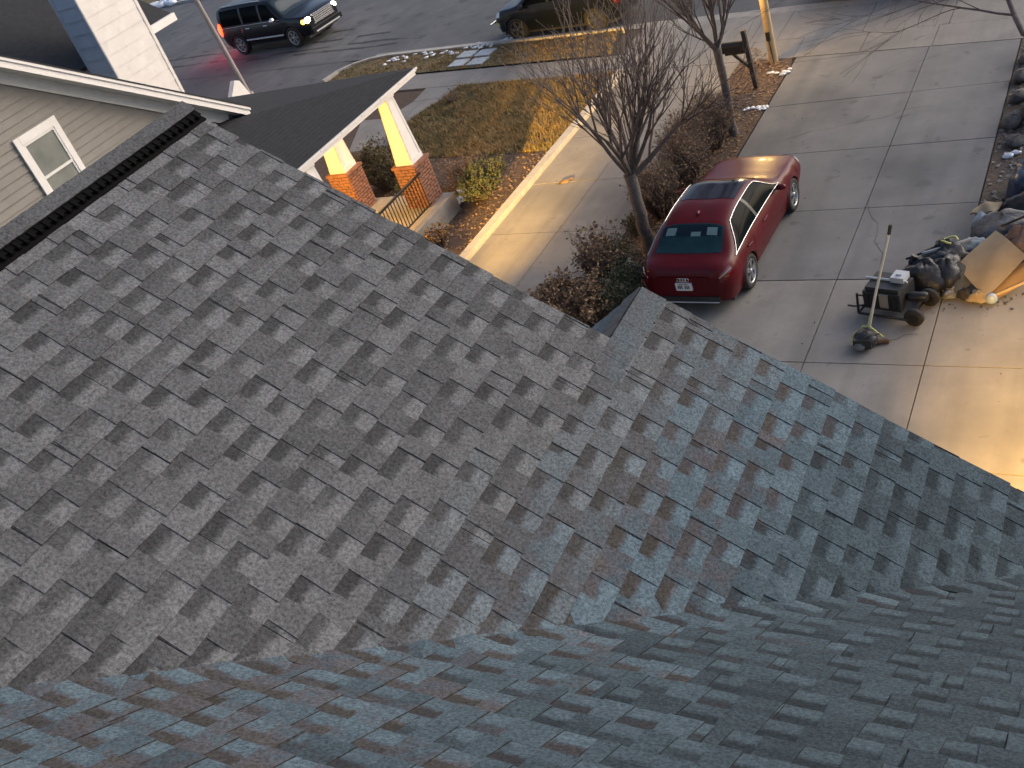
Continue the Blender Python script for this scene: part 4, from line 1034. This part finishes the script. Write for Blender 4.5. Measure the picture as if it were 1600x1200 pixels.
grow(segs, (-2.1, 1.2, 2.7), (-.9, .4, .3), 2.4, .020, 0, 3, .6, -.05, (6, 4, 3), nseg=7, minr=.003)
grow(segs, (0, .1, 3.2), (.2, .3, 1), 2.0, .06, 0, 2, .7, .3, (6, 5, 3), nseg=6)
tw = MB()
for pts, rad, dep in segs:
    if dep == 0: q = MB(); q.tube(pts, rad, 7); q.build('limb', m_bark, t)
    else: tw.tube(pts, rad, 4 if dep == 1 else 3, cap=False)
tw.build('twigs', m_twig, t, kind='stuff')

# ================================================================== SHRUBS
def shrub(name, label, cat, loc, rx, ry_, h, stems, leaves, leafmat, leafsize=.05, seed=1, group=None, fill=(.25, 1.0), curl=.6, stemmat=None, top=1.0):
    random.seed(seed)
    t = thing(name, label, cat, loc, group=group)
    tips = []; b = MB()
    for i in range(stems):
        a = random.uniform(0, 2 * PI); q = math.sqrt(random.random())
        end = Vector((math.cos(a) * rx * q, math.sin(a) * ry_ * q, h * random.uniform(.55, 1.05) * (1 - .35 * q ** 2) * top))
        st = Vector((end.x * .25, end.y * .25, 0)); mid = st.lerp(end, .5) + Vector((random.gauss(0, .05), random.gauss(0, .05), h * .06))
        path = [st, mid, end]; b.tube(path, [.010, .007, .003], 3, cap=False)
        tips.append(path)
        for k in range(3):
            u = random.uniform(.35, .95); p0 = st.lerp(mid, u * 2) if u < .5 else mid.lerp(end, u * 2 - 1)
            p1 = p0 + Vector((random.gauss(0, .10), random.gauss(0, .10), random.uniform(.05, .22))) * (h / .9)
            b.tube([p0, p1], [.005, .002], 3, cap=False); tips.append([p0, p0.lerp(p1, .5), p1])
    b.build('stems', stemmat or m_twig, t, kind='stuff')
    lf = MB()
    for i in range(leaves):
        pth = random.choice(tips); u = random.uniform(*fill)
        p = pth[0].lerp(pth[1], u * 2) if u < .5 else pth[1].lerp(pth[2], u * 2 - 1)
        p = p + Vector((random.gauss(0, .03), random.gauss(0, .03), random.gauss(0, .03)))
        s = leafsize * random.uniform(.6, 1.3)
        d = Vector((random.gauss(0, 1), random.gauss(0, 1), random.gauss(0, .7))).normalized(); e = d.orthogonal().normalized(); e.rotate(Matrix.Rotation(random.uniform(0, 6.28), 3, d))
        n_ = d.cross(e)
        lf.raw([p, p + d * s * .5 + e * s * .32 + n_ * s * .12 * curl, p + d * s, p + d * s * .5 - e * s * .32 + n_ * s * .12 * curl], [(0, 1, 2, 3)])
    lf.build('foliage', leafmat, t, kind='stuff')
    return t
G_H = 'shrubs of the strip between the two driveways'
shrub('rusty_shrub', 'rust brown leafy shrub in the strip just beyond the roof edge', 'shrub', (-9.15, 13.55, .03), 1.0, .85, .95, 200, 5200, m_leafbrown, .075, 31, G_H)
shrub('rusty_shrub', 'taller brown and green shrub left of the tree trunk', 'shrub', (-9.0, 14.75, .03), .55, .5, 1.35, 80, 1300, m_leafbrown, .075, 32, G_H)
shrub('green_shrub', 'small green leaved shrub growing into the brown one by the trunk', 'shrub', (-8.72, 15.05, .03), .40, .38, 1.15, 36, 420, m_leafolive, .07, 33, G_H)
shrub('evergreen_shrub', 'dark evergreen shrub between the rusty shrub and the red sedan', 'shrub', (-8.28, 14.1, .03), .42, .75, .9, 80, 3200, m_leafgreen, .05, 34, G_H)
for i, (x, y, rx, rr, h, nL, lab) in enumerate((
    (-8.70, 17.35, .48, .62, 1.35, 3600, 'brown dormant shrub just behind the first tree trunk'),
    (-8.45, 18.40, .55, .62, 1.4, 4000, 'brown dormant shrub beside the front of the red sedan'),
    (-8.75, 19.35, .58, .62, 1.45, 4000, 'dense brown shrub in the middle of the hedge row'),
    (-8.50, 20.30, .55, .55, 1.35, 3600, 'brown twiggy shrub at the foot of the pale trunk'),
    (-8.80, 21.30, .45, .5, .95, 2400, 'last low brown shrub before the mailbox'))):
    shrub('brown_shrub', lab, 'shrub', (x, y, .03), rx * 1.15, rr * 1.1, h, 260, nL, m_leafbrown, .05, 40 + i, G_H, (.1, .9))
shrub('green_shrub', 'small patch of green shrub between the tree and the hedge', 'shrub', (-9.02, 16.6, .03), .22, .25, .7, 24, 330, m_leafolive, .06, 51)
# beds at the porch
shrub('evergreen_shrub', 'dark evergreen bush beside the porch slab and its snow patch', 'shrub', (-13.95, 18.85, .01), .55, .95, .95, 110, 4200, m_leafgreen, .06, 61)
shrub('brown_shrub', 'bare brown bush between the porch corner and the lawn', 'shrub', (-15.0, 19.75, .01), .75, .6, .7, 160, 900, m_leafbrown, .05, 62)
shrub('evergreen_shrub', 'olive green bush seen between the two brick columns', 'shrub', (-17.6, 19.75, .01), 1.1, .95, 1.35, 160, 5500, m_leafolive, .07, 63)
shrub('evergreen_shrub', 'dark low bush at the foot of the second column', 'shrub', (-16.3, 19.1, .01), .6, .5, .75, 70, 2200, m_leafgreen, .06, 64)
shrub('brown_shrub', 'orange brown bush in the corner between porch slab and edging', 'shrub', (-14.0, 16.5, .01), .33, .55, .55, 70, 500, m_leafbrown, .08, 65)
shrub('brown_shrub', 'thin brown plant at the corner of the front walk', 'shrub', (-18.6, 25.1, .02), .3, .35, .45, 40, 160, m_leafbrown, .05, 66)
shrub('brown_shrub', 'dark red brown plant beside the front walk below the gutter', 'shrub', (-19.2, 22.9, .02), .35, .35, .5, 50, 260, m_leafbrown, .05, 67)
random.seed(99)

# grass blades, dead leaves and snow ---------------------------------
def inside(p, poly):
    c = False; n = len(poly)
    for i in range(n):
        (x0, y0), (x1, y1) = poly[i], poly[(i + 1) % n]
        if (y0 > p[1]) != (y1 > p[1]) and p[0] < (x1 - x0) * (p[1] - y0) / (y1 - y0) + x0: c = not c
    return c
def blades(name, poly, n, z, mm, h=.07, seed=1):
    R_ = np.random.default_rng(seed)
    xs = [p[0] for p in poly]; ys = [p[1] for p in poly]
    P = np.stack([R_.uniform(min(xs), max(xs), n * 3), R_.uniform(min(ys), max(ys), n * 3)], 1)
    # tufts
    cl = np.stack([R_.uniform(min(xs), max(xs), n // 24), R_.uniform(min(ys), max(ys), n // 24)], 1)
    P[: n * 2] = cl[R_.integers(0, len(cl), n * 2)] + R_.normal(0, .10, (n * 2, 2))
    R_.shuffle(P)
    P = np.array([p for p in P[: int(n * 2.2)] if inside(p, poly)])[:n]; k = len(P)
    a = R_.uniform(0, 2 * PI, k); l = h * R_.uniform(.5, 1.4, k); w_ = R_.uniform(.007, .014, k); lean = R_.uniform(.2, 1.3, k)
    dx, dy = np.cos(a), np.sin(a)
    V = np.zeros((k, 3, 3)); V[:, 0, 0] = P[:, 0] - dy * w_; V[:, 0, 1] = P[:, 1] + dx * w_; V[:, 1, 0] = P[:, 0] + dy * w_; V[:, 1, 1] = P[:, 1] - dx * w_
    V[:, 2, 0] = P[:, 0] + dx * l * lean; V[:, 2, 1] = P[:, 1] + dy * l * lean; V[:, 2, 2] = l; V[:, :, 2] += z
    me = bpy.data.meshes.new(name); me.from_pydata(V.reshape(-1, 3).tolist(), [], np.arange(k * 3).reshape(-1, 3).tolist()); me.materials.append(mm)
    return link(name, me, kind='stuff')
blades('grass', LAWN, 26000, .012, m_grass, .10, 3)
blades('grass', LAWN, 9000, .012, m_grass2, .08, 4)
blades('grass', VERGE, 9000, .06, m_grass, .06, 5)
def litter(name, poly, n, z, mm, s0, s1, seed):
    random.seed(seed); xs = [p[0] for p in poly]; ys = [p[1] for p in poly]; b = MB(); k = 0
    while k < n:
        p = (random.uniform(min(xs), max(xs)), random.uniform(min(ys), max(ys)))
        if not inside(p, poly): continue
        k += 1; s = random.uniform(s0, s1); a = random.uniform(0, 6.28); c = Vector((p[0], p[1], z + random.uniform(.005, .03)))
        d = Vector((math.cos(a), math.sin(a), random.uniform(-.4, .4))) * s; e = Vector((-math.sin(a), math.cos(a), random.uniform(-.5, .5))) * s * .6
        b.raw([c - d, c - e * .9, c + d, c + e], [(0, 1, 2, 3)])
    return b.build(name, mm, kind='stuff')
BED = [(-9.33, 12), (-7.84, 12), (-7.84, 24.6), (-9.33, 26.2)]
litter('dead_leaves', BED, 3200, .03, m_leafbrown, .02, .055, 71)
litter('dead_leaves', [(-13.1, 13), (-13.1, 21), (-17.5, 21.2), (-19.4, 22.6), (-19.4, 18.5), (-14.4, 18.5), (-14.4, 13)], 2200, .01, m_leafbrown, .02, .055, 72)
litter('dead_leaves', LAWN, 700, .03, m_leafbrown, .02, .05, 73)
litter('dead_leaves', VERGE, 600, .06, m_leafbrown, .02, .05, 76)
litter('wood_chips', [(-2.55, 16.9), (2, 16.9), (2, 24.6), (-2.55, 25.2)], 1500, .015, m_stone, .02, .07, 74)
def snow(label, pts, s, z, seed):
    random.seed(seed); b = MB()
    for (x, y) in pts:
        b.blob((x, y, z), (s * random.uniform(.6, 1.3), s * random.uniform(.5, 1.1), s * random.uniform(.25, .5)), 9, 5, .35)
    b.build('snow_patch', m_snow, None, kind='stuff')
snow('', [(-14.75, 18.95), (-14.62, 18.75), (-14.9, 19.12), (-14.58, 18.55), (-14.7, 18.6), (-14.6, 18.4)], .13, .08, 81)
random.seed(5)
snow('', [(-22.0 + random.uniform(-2.2, 3.2), ry(26.95, -22) + random.uniform(-.2, .9) * .4 + random.uniform(-.1, .3)) for k in range(46)], .09, .09, 82)
snow('', [(-52 + random.uniform(-6, 8), ry(41.3, -52) + random.uniform(-.3, .8)) for k in range(40)], .45, .12, 83)
snow('', [(-8.18 + random.uniform(-.15, .4), 22.15 + random.uniform(-.12, .12)) for k in range(12)], .06, .05, 84)
snow('', [(-7.95 + random.uniform(-.3, .2), 24.1 + random.uniform(-.15, .2)) for k in range(9)], .08, .05, 85)
snow('', [(-2.15, 18.95), (-2.28, 18.85), (-1.9, 18.7), (-1.6, 18.9)], .09, .05, 86)
snow('', [(-8.7, 18.6), (-8.9, 15.4), (-8.1, 15.5), (-8.3, 14.9)], .05, .1, 87)

# ================================================================== STREET FURNITURE
# mailbox on a post with a bracket
mb = thing('mailbox', 'black mailbox on a leaning dark wooden post with a diagonal brace', 'mailbox', (-8.38, 23.38, .0), math.radians(0))
b = MB(); b.prism([(-.05, -.05, -.1), (.05, -.05, -.1), (.05, .05, -.1), (-.05, .05, -.1)], (-.08, 0, 1.62)); b.build('post', m_wood, mb)
b = MB(); b.prism([(-.10, -.04, .96), (-.10, .04, .96), (-.62, .04, .96), (-.62, -.04, .96)], (0, 0, .075)); b.build('arm', m_wood, mb)
b = MB(); b.prism([(-.08, -.035, .55), (-.08, .035, .55), (-.45, .035, .955), (-.45, -.035, .955)], (.02, 0, .07)); b.build('brace', m_wood, mb)
b = MB(); prof = [(-.10, 0), (-.10, .14)] + [(-.10 * math.cos(a), .14 + .10 * math.sin(a)) for a in [PI * i / 10 for i in range(1, 10)]] + [(.10, .14), (.10, 0)]
b.prism([(-.64, y, 1.04 + z) for y, z in prof], (.50, 0, 0)); b.build('box', m_blackmetal, mb)
b = MB(); b.prism([(-.655, y * 1.05, 1.035 + z * 1.04) for y, z in prof], (.018, 0, 0)); dr = b.build('door', m_blackmetal, mb); b = MB(); b.box(-.675, -.655, -.015, .015, 1.20, 1.24); b.build('handle', m_blackmetal, dr)
# yard lamp post
lp = thing('lamp_post', 'round wooden lamp post glowing orange at the end of the driveway', 'lamp post', (-8.36, 24.92, .02))
b = MB(); b.tube([(0, 0, -.1), (0, 0, 2.55)], [.115, .10], 14); b.build('post', m_postwood, lp)
b = MB(); b.box(-.05, .05, -.145, -.09, .62, .84); b.build('switch_box', m_black, lp)
b = MB(); b.tube([(.0, -.12, .62), (.02, -.13, .3), (.06, -.16, .02)], .012, 6); b.build('conduit', m_black, lp)
b = MB(); b.lathe([(.05, 2.55), (.11, 2.58), (.13, 2.85), (.09, 2.95)], n=10); b.build('lantern_glass', m_lantern, lp)
b = MB(); b.lathe([(.15, 2.95), (.10, 3.02), (.02, 3.10)], n=10); b.build('lantern_cap', m_blackmetal, lp)
lamp(lp, (-.25, -.35, 2.5), 150, (1.0, .62, .20), .1)
# street light pole
sp = thing('street_light', 'tall tapered pale metal street light pole near the kerb', 'street light', (-30.3, 28.35, 0))
b = MB(); b.tube([(0, 0, 0), (-.22, -.12, 4), (-.52, -.3, 9.5)], [.105, .085, .06], 12); b.build('pole', m_lightpole, sp)
b = MB(); b.tube([(-.52, -.3, 9.3), (-.4, .4, 9.8), (-.3, 1.6, 9.95)], [.05, .045, .04], 8); b.build('arm', m_lightpole, sp)
b = MB(); b.blob((-.28, 1.9, 9.93), (.14, .34, .08), 12, 6); b.build('lamp_head', m_silver, sp)
b = MB(); b.lathe([(.26, 0), (.26, .05), (.19, .09), (.18, .22)], n=12); b.build('base_flange', m_lightpole, sp)
# four square pavers in the verge
for i, (x, y) in enumerate(((-20.25, 29.05), (-19.45, 28.93), (-20.20, 28.32), (-19.35, 28.20))):
    b = MB(); b.box(-.33, .33, -.27, .27, 0, .05)
    o = b.build('paver', m_paver, None, (x, y, .055)); o.rotation_euler = (0, 0, math.radians(-7)); o['category'] = 'paver'; o['group'] = 'four pale square pavers laid in the verge'
    o['label'] = ('pale square paver at the kerb side, farther from the dark crossover', 'pale square paver at the kerb side, nearer to the dark crossover', 'pale square paver at the sidewalk side, farther from the dark crossover', 'pale square paver at the sidewalk side, nearer to the dark crossover')[i]
# stone blocks along the right bed
random.seed(8)
for i, (x, y, sx, sy, h, lab) in enumerate(((-2.36, 23.1, .16, .30, .22, 'grey stone block farthest up the right driveway edge'), (-2.36, 22.2, .20, .34, .26, 'grey stone block second from the sidewalk along the right edge'), (-2.32, 21.3, .19, .32, .2, 'grey stone block midway along the right driveway edge'), (-2.34, 20.2, .22, .38, .24, 'dark broad stone block at the right driveway edge'), (-2.2, 19.35, .2, .26, .2, 'pale rounded stone at the near end of the row of stone blocks'))):
    b = MB(); b.blob((0, 0, h * .4), (sx * .9, sy * .85, h * .45), 8, 5, .22); o = b.build('stone_block', m_darkstone, None, (x, y, .01)); o['label'] = lab; o['category'] = 'stone'; o['group'] = 'stone blocks edging the right bed'
    o.rotation_euler = (0, 0, random.uniform(-.2, .2))
b = MB(); b.blob((0, 0, .12), (.20, .26, .28), 9, 6, .12); o = b.build('grey_boulder', m_stone, None, (-8.62, 15.05, .02)); o['label'] = 'grey boulder in the strip at the foot of the first tree'; o['category'] = 'boulder'
# scrap lying on the neighbour's drive
b = MB(); n = 12
vs = [(0, 0, .05)] + [(.20 * math.cos(2 * PI * i / n), .10 * math.sin(2 * PI * i / n) * (1 + .2 * math.sin(3 * i)), .015 + .02 * math.sin(2 * i)) for i in range(n)]
b.raw(vs, [(0, 1 + i, 1 + (i + 1) % n) for i in range(n)], 0, True); b.raw([(x, y, z - .014) for x, y, z in vs], [(0, 1 + (i + 1) % n, 1 + i) for i in range(n)], 0, True)
o = b.build('dead_leaf', m_leafbrown, None, (-11.92, 19.25, .022)); o['label'] = 'large curled dark brown leaf on the neighbour driveway'; o['category'] = 'leaf'; o.rotation_euler = (0, 0, .5)

# ================================================================== CLUTTER ON THE FORECOURT
Zc = .022
# engine machine (black, silver tank) with wheel and frame
mw = thing('pressure_washer', 'black petrol engine machine with a silver fuel tank and small wheels on the concrete', 'machine', (-3.44, 13.92, Zc), math.radians(-14)); mw.scale = (1.18, 1.18, 1.15)
b = MB(); b.box(-.30, .22, -.22, .22, .16, .44); b.box(-.27, .19, -.19, .19, .44, .50); b.build('engine_housing', m_black, mw)
b = MB()
for k in range(6): b.box(-.27 + k * .08, -.22 + k * .08, -.232, -.218, .20, .40)
b.build('cooling_slots', m_blackmetal, mw)
b = MB(); b.box(.02, .20, -.03, .16, .50, .585); b.lathe([(.035, .585), (.035, .61)], c=(.11, .06, 0), n=12); b.build('fuel_tank', m_silver, mw)
b = MB(); b.box(-.06, .06, -.245, -.222, .22, .43); b.build('label_plate', mat('tan_label', (.24, .20, .16), .6), mw)
b = MB(); b.tube([(-.36, -.28, .10), (.34, -.28, .10), (.36, .28, .10), (-.36, .28, .10), (-.36, -.28, .10)], .02, 8); b.tube([(-.36, -.28, .10), (-.36, -.26, .42)], .018, 8); b.build('frame', m_blackmetal, mw)
b = MB(); b.tube([(-.34, .0, .52), (.24, .0, .52)], .016, 8); b.build('carry_bar', m_silver, mw)
b = MB(); b.lathe([(.055, -.13), (.07, -.10), (.07, .10), (.05, .13)], axis=(1, .2, 0), c=(.36, .0, .30), n=14); b.build('muffler', m_blackmetal, mw)
for (x, y) in ((.40, -.24), (.40, .24)):
    b = MB(); b.lathe([(.09, -.045), (.13, -.03), (.13, .03), (.09, .045)], axis=(0, 1, 0), c=(x, y, .13), n=20); w2 = b.build('wheel', m_tyre, mw); b = MB(); b.lathe([(.07, -.05), (.07, .05)], axis=(0, 1, 0), c=(x, y, .13), n=14); b.build('hub', m_blackmetal, w2)
for y in (-.12, .14):
    b = MB(); b.tube([(-.30, y, .14), (-.46, y - .05, .12), (-.58, y - .03, .10)], .014, 6); b.build('handle_grip', m_black, mw)
# string trimmer: long pole standing up out of a strapped engine
st = thing('string_trimmer', 'black strapped engine on the concrete with a long white pole pointing up', 'garden tool', (-3.68, 13.0, Zc)); st.scale = (1.12, 1.12, 1.05)
random.seed(3)
b = MB(); b.blob((.0, -.02, .13), (.17, .15, .14), 12, 8, .08); b.box(-.14, .10, -.16, -.06, .05, .20); b.build('engine', m_black, st)
b = MB(); b.blob((-.06, -.12, .08), (.09, .10, .08), 10, 6, .1); b.build('tank', m_greyfab, st)
b = MB(); b.tube([(.03, .10, .20), (.15, .20, .75), (.385, .385, 1.68)], [.020, .019, .017], 8); b.build('pole', m_pole, st)
b = MB(); b.tube([(.38, .38, 1.66), (.41, .405, 1.80)], .024, 8); b.build('grip', m_black, st)
b = MB(); b.tube([(-.14, .05, .10), (-.05, .12, .25), (.04, .10, .27), (.14, .08, .17), (.20, .12, .06)], .014, 6); b.tube([(.03, .11, .26), (.09, .16, .50)], .021, 6); b.tube([(-.17, -.05, .05), (-.22, .06, .10), (-.13, .10, .17)], .012, 6); b.build('strap', m_yellow, st)
b = MB(); b.tube([(.14, .02, .04), (.24, .06, .035), (.30, .05, .03)], [.035, .04, .03], 8); b.build('guard', mat('brown_rubber', (.10, .055, .03), .8), st)
b = MB(); b.tube([(.02, -.14, .24), (.13, -.08, .28), (.17, .06, .16)], .012, 6); b.build('cable', m_black, st)
# bags and debris
def bag(name, label, cat, loc, r, mm, seed, rz=0, jit=.16, extra=None):
    random.seed(seed); t = thing(name, label, cat, loc, rz)
    b = MB(); b.blob((0, 0, r[2] * .62), r, 20, 12, jit, squash=.35); b.build('sack', mm, t)
    if extra:
        b = MB(); b.blob((extra[0], extra[1], extra[2]), (.05, .05, .09), 8, 5, .3); b.tube([(extra[0], extra[1], extra[2]), (extra[0] + .06, extra[1] + .03, extra[2] + .12)], [.03, .06], 7); b.build('tied_neck', mm, t)
    return t
bag('rubbish_bag', 'bulging black rubbish bag next to the engine machine', 'bag', (-3.05, 14.52, Zc), (.36, .33, .33), m_bag, 91, extra=(-.2, .12, .44), jit=.22)
bag('rubbish_bag', 'second black rubbish bag pressed against the bulging one', 'bag', (-2.72, 14.62, Zc), (.26, .30, .30), m_bag, 92, jit=.25)
bag('rubbish_bag', 'dark grey rubbish bag behind the bulging bag', 'bag', (-2.80, 15.02, Zc), (.40, .24, .30), mat('charcoal_bag', (.03, .03, .031), .5, noise=(6, 4), col2=(.06, .06, .06), bump=(8, 1)), 93, jit=.25)
bag('cloth_bundle', 'blue grey cloth bundle on top of the rubbish by the cardboard', 'cloth', (-2.50, 15.30, Zc + .22), (.30, .13, .12), m_bluegrey, 94, .35, .25)
bag('carpet_bundle', 'grey folded carpet piled at the far end of the rubbish', 'carpet', (-2.05, 15.88, Zc), (.48, .34, .34), m_greyfab, 95, .25, .2)
bag('carpet_bundle', 'smaller grey carpet piece on the right of the folded carpet', 'carpet', (-1.50, 15.55, Zc), (.42, .30, .36), m_greyfab, 96, -.2, .22)
bag('brown_bundle', 'brownish crumpled cloth between the cardboard and the folded carpet', 'cloth', (-1.68, 15.2, Zc), (.34, .26, .42), mat('mauve_cloth', (.09, .07, .07), .9, noise=(8, 5), col2=(.17, .13, .13), bump=(14, .8)), 196, -.1, .25)
bag('navy_tarp', 'navy blue plastic tarp heap above the rubbish pile', 'tarp', (-1.72, 17.35, Zc), (.38, .62, .36), m_navy, 97, .1, .22)
bag('rubbish_bag', 'black rubbish bag lying against the navy tarp', 'bag', (-1.72, 16.62, Zc), (.42, .26, .28), m_bag, 98, 0, .22)
bag('rubbish_bag', 'small black bag at the corner between tan board and navy tarp', 'bag', (-2.15, 16.85, Zc), (.18, .16, .14), m_bag, 198, 0, .3)
bag('rubbish_bag', 'black sack far up the bed at the right edge', 'bag', (-1.75, 20.7, .02), (.35, .9, .45), m_bag, 99)
bag('blue_ball', 'pale blue grey round jug on the concrete below the cardboard', 'jug', (-2.02, 14.13, Zc), (.09, .085, .11), mat('pale_blue_plastic', (.30, .36, .45), .4), 100, 0, .03)
def sheet_thing(name, label, cat, corners, th, mm, parts=None):
    c0 = sum((Vector(c) for c in corners), Vector()) / len(corners); base = Vector((c0.x, c0.y, min(c[2] for c in corners)))
    t = thing(name, label, cat, base); n = (Vector(corners[1]) - Vector(corners[0])).cross(Vector(corners[2]) - Vector(corners[0])).normalized()
    if n.z < 0: n = -n
    # gently bowed sheet
    b = MB(); k = 8; A, B, C, D = [Vector(c) - base for c in corners]; top = []; bot = []
    for i in range(k + 1):
        for j in range(k + 1):
            u, v = i / k, j / k; p = (A.lerp(B, u)).lerp(D.lerp(C, u), v) + n * (.05 * math.sin(PI * u) * math.sin(2.2 * v) + .014 * math.sin(9 * u + 5 * v))
            top.append(p); bot.append(p - n * th)
    N_ = k + 1; fs = [(i * N_ + j, (i + 1) * N_ + j, (i + 1) * N_ + j + 1, i * N_ + j + 1) for i in range(k) for j in range(k)]
    b.raw(top, fs, 0, True); b.raw(bot, [f[::-1] for f in fs], 0, True)
    ring = [i * N_ for i in range(k + 1)] + [k * N_ + j for j in range(1, k + 1)] + [i * N_ + k for i in range(k - 1, -1, -1)] + [j for j in range(k - 1, 0, -1)]
    for a, c in zip(ring, ring[1:] + ring[:1]): b.poly([top[a], top[c], bot[c], bot[a]])
    b.build('sheet', mm, t); return t
sheet_thing('cardboard_sheet', 'large square of tan cardboard leaning on the rubbish pile', 'cardboard', [(-2.59, 14.68, .36), (-2.10, 14.11, .13), (-1.57, 14.70, .50), (-2.08, 15.34, .60)], .012, m_card)
sheet_thing('cardboard_flap', 'orange brown cardboard flap under the large cardboard square', 'cardboard', [(-2.30, 14.36, .10), (-2.08, 14.10, .03), (-1.45, 14.55, .22), (-1.62, 14.8, .34)], .012, mat('orange_card', (.20, .125, .06), .9, noise=(4, 5), col2=(.27, .17, .08)))
sheet_thing('white_panel', 'white foam panel sticking out beside the folded carpet', 'panel', [(-2.55, 16.18, .22), (-2.36, 16.02, .20), (-2.28, 16.2, .36), (-2.46, 16.36, .38)], .03, m_paver)
sheet_thing('tan_board', 'tan board lying over the far end of the carpet', 'board', [(-2.62, 16.46, .26), (-2.22, 16.36, .34), (-2.12, 16.60, .36), (-2.5, 16.72, .28)], .03, m_card)
sheet_thing('white_panel', 'white board near the right edge between carpet and cardboard', 'panel', [(-1.60, 14.95, .60), (-1.30, 14.85, .58), (-1.22, 15.1, .62), (-1.52, 15.18, .64)], .03, m_paver)
sheet_thing('dark_cardboard', 'dark grey board lying in front of the cardboard square', 'board', [(-2.92, 14.40, .34), (-2.48, 14.26, .10), (-2.25, 14.60, .26), (-2.68, 14.78, .44)], .012, mat('grey_board', (.04, .042, .040), .85, noise=(5, 5), col2=(.065, .068, .065)))
def stick(label, a, c, r, mm, name='stick', cat='stick'):
    t = thing(name, label, cat, a); b = MB(); a, c = Vector(a), Vector(c); d = c - a
    b.prism([p for p in [Vector((-r, 0, -r)), Vector((r, 0, -r)), Vector((r, 0, r)), Vector((-r, 0, r))]], d); b.build('bar', mm, t); return t
stick('pale wooden strip sticking out under the cardboard', (-1.95, 14.22, .12), (-1.25, 14.62, .26), .016, m_postwood)
stick('grey metal rail lying across the black bags', (-3.12, 14.92, .46), (-2.42, 15.22, .52), .020, m_silver, 'metal_rail', 'rail')
stick('black bar poking out left above the black bags', (-3.38, 14.92, .36), (-2.75, 15.16, .50), .016, m_black, 'bar', 'bar')
stick('thin brown lath lying on the folded carpet', (-2.0, 15.45, .60), (-1.4, 15.75, .72), .016, m_wood, 'lath', 'lath')
bag('tool_bag', 'small black tool bag with a yellow hose on top of the rubbish', 'bag', (-2.82, 15.12, .40), (.16, .10, .11), m_bag, 104, 0, .25)
bag('paper_scrap', 'crumpled orange brown paper at the foot of the cardboard square', 'paper', (-2.22, 14.18, Zc), (.14, .10, .10), m_card, 108, 0, .45)
bag('paper_scrap', 'dark brown crumpled scrap left of the cardboard foot', 'paper', (-2.42, 14.26, Zc), (.10, .10, .09), m_wood, 109, 0, .45)
random.seed(6)
t = thing('yellow_hose', 'yellow hose loop on the small black tool bag', 'hose', (-2.74, 15.14, .56))
b = MB(); b.tube([(.12 * math.cos(a), .09 * math.sin(a), .02 * math.sin(2 * a)) for a in [2 * PI * i / 20 for i in range(17)]], .018, 6); b.build('hose', m_yellow, t)
bag('plastic_wrap', 'crumpled grey plastic wrap in front of the black bags', 'plastic', (-2.66, 14.30, Zc), (.11, .12, .10), mat('grey_wrap', (.16, .165, .17), .4), 105, 0, .45)
# small scraps strewn by the pile and on the slabs
litter('scraps', [(-2.8, 13.9), (-1.0, 13.9), (-1.0, 14.4), (-2.8, 14.3)], 26, Zc, m_wood, .015, .05, 106)
litter('scraps', [(-7.7, 12.6), (0, 9), (0, 14), (-2.8, 24), (-7.7, 24)], 140, Zc, m_wood, .006, .02, 107)
litter('gravel', [(-2.54, 17), (1.5, 17), (1.5, 24), (-2.54, 24.6)], 700, .02, m_stone, .02, .06, 108)
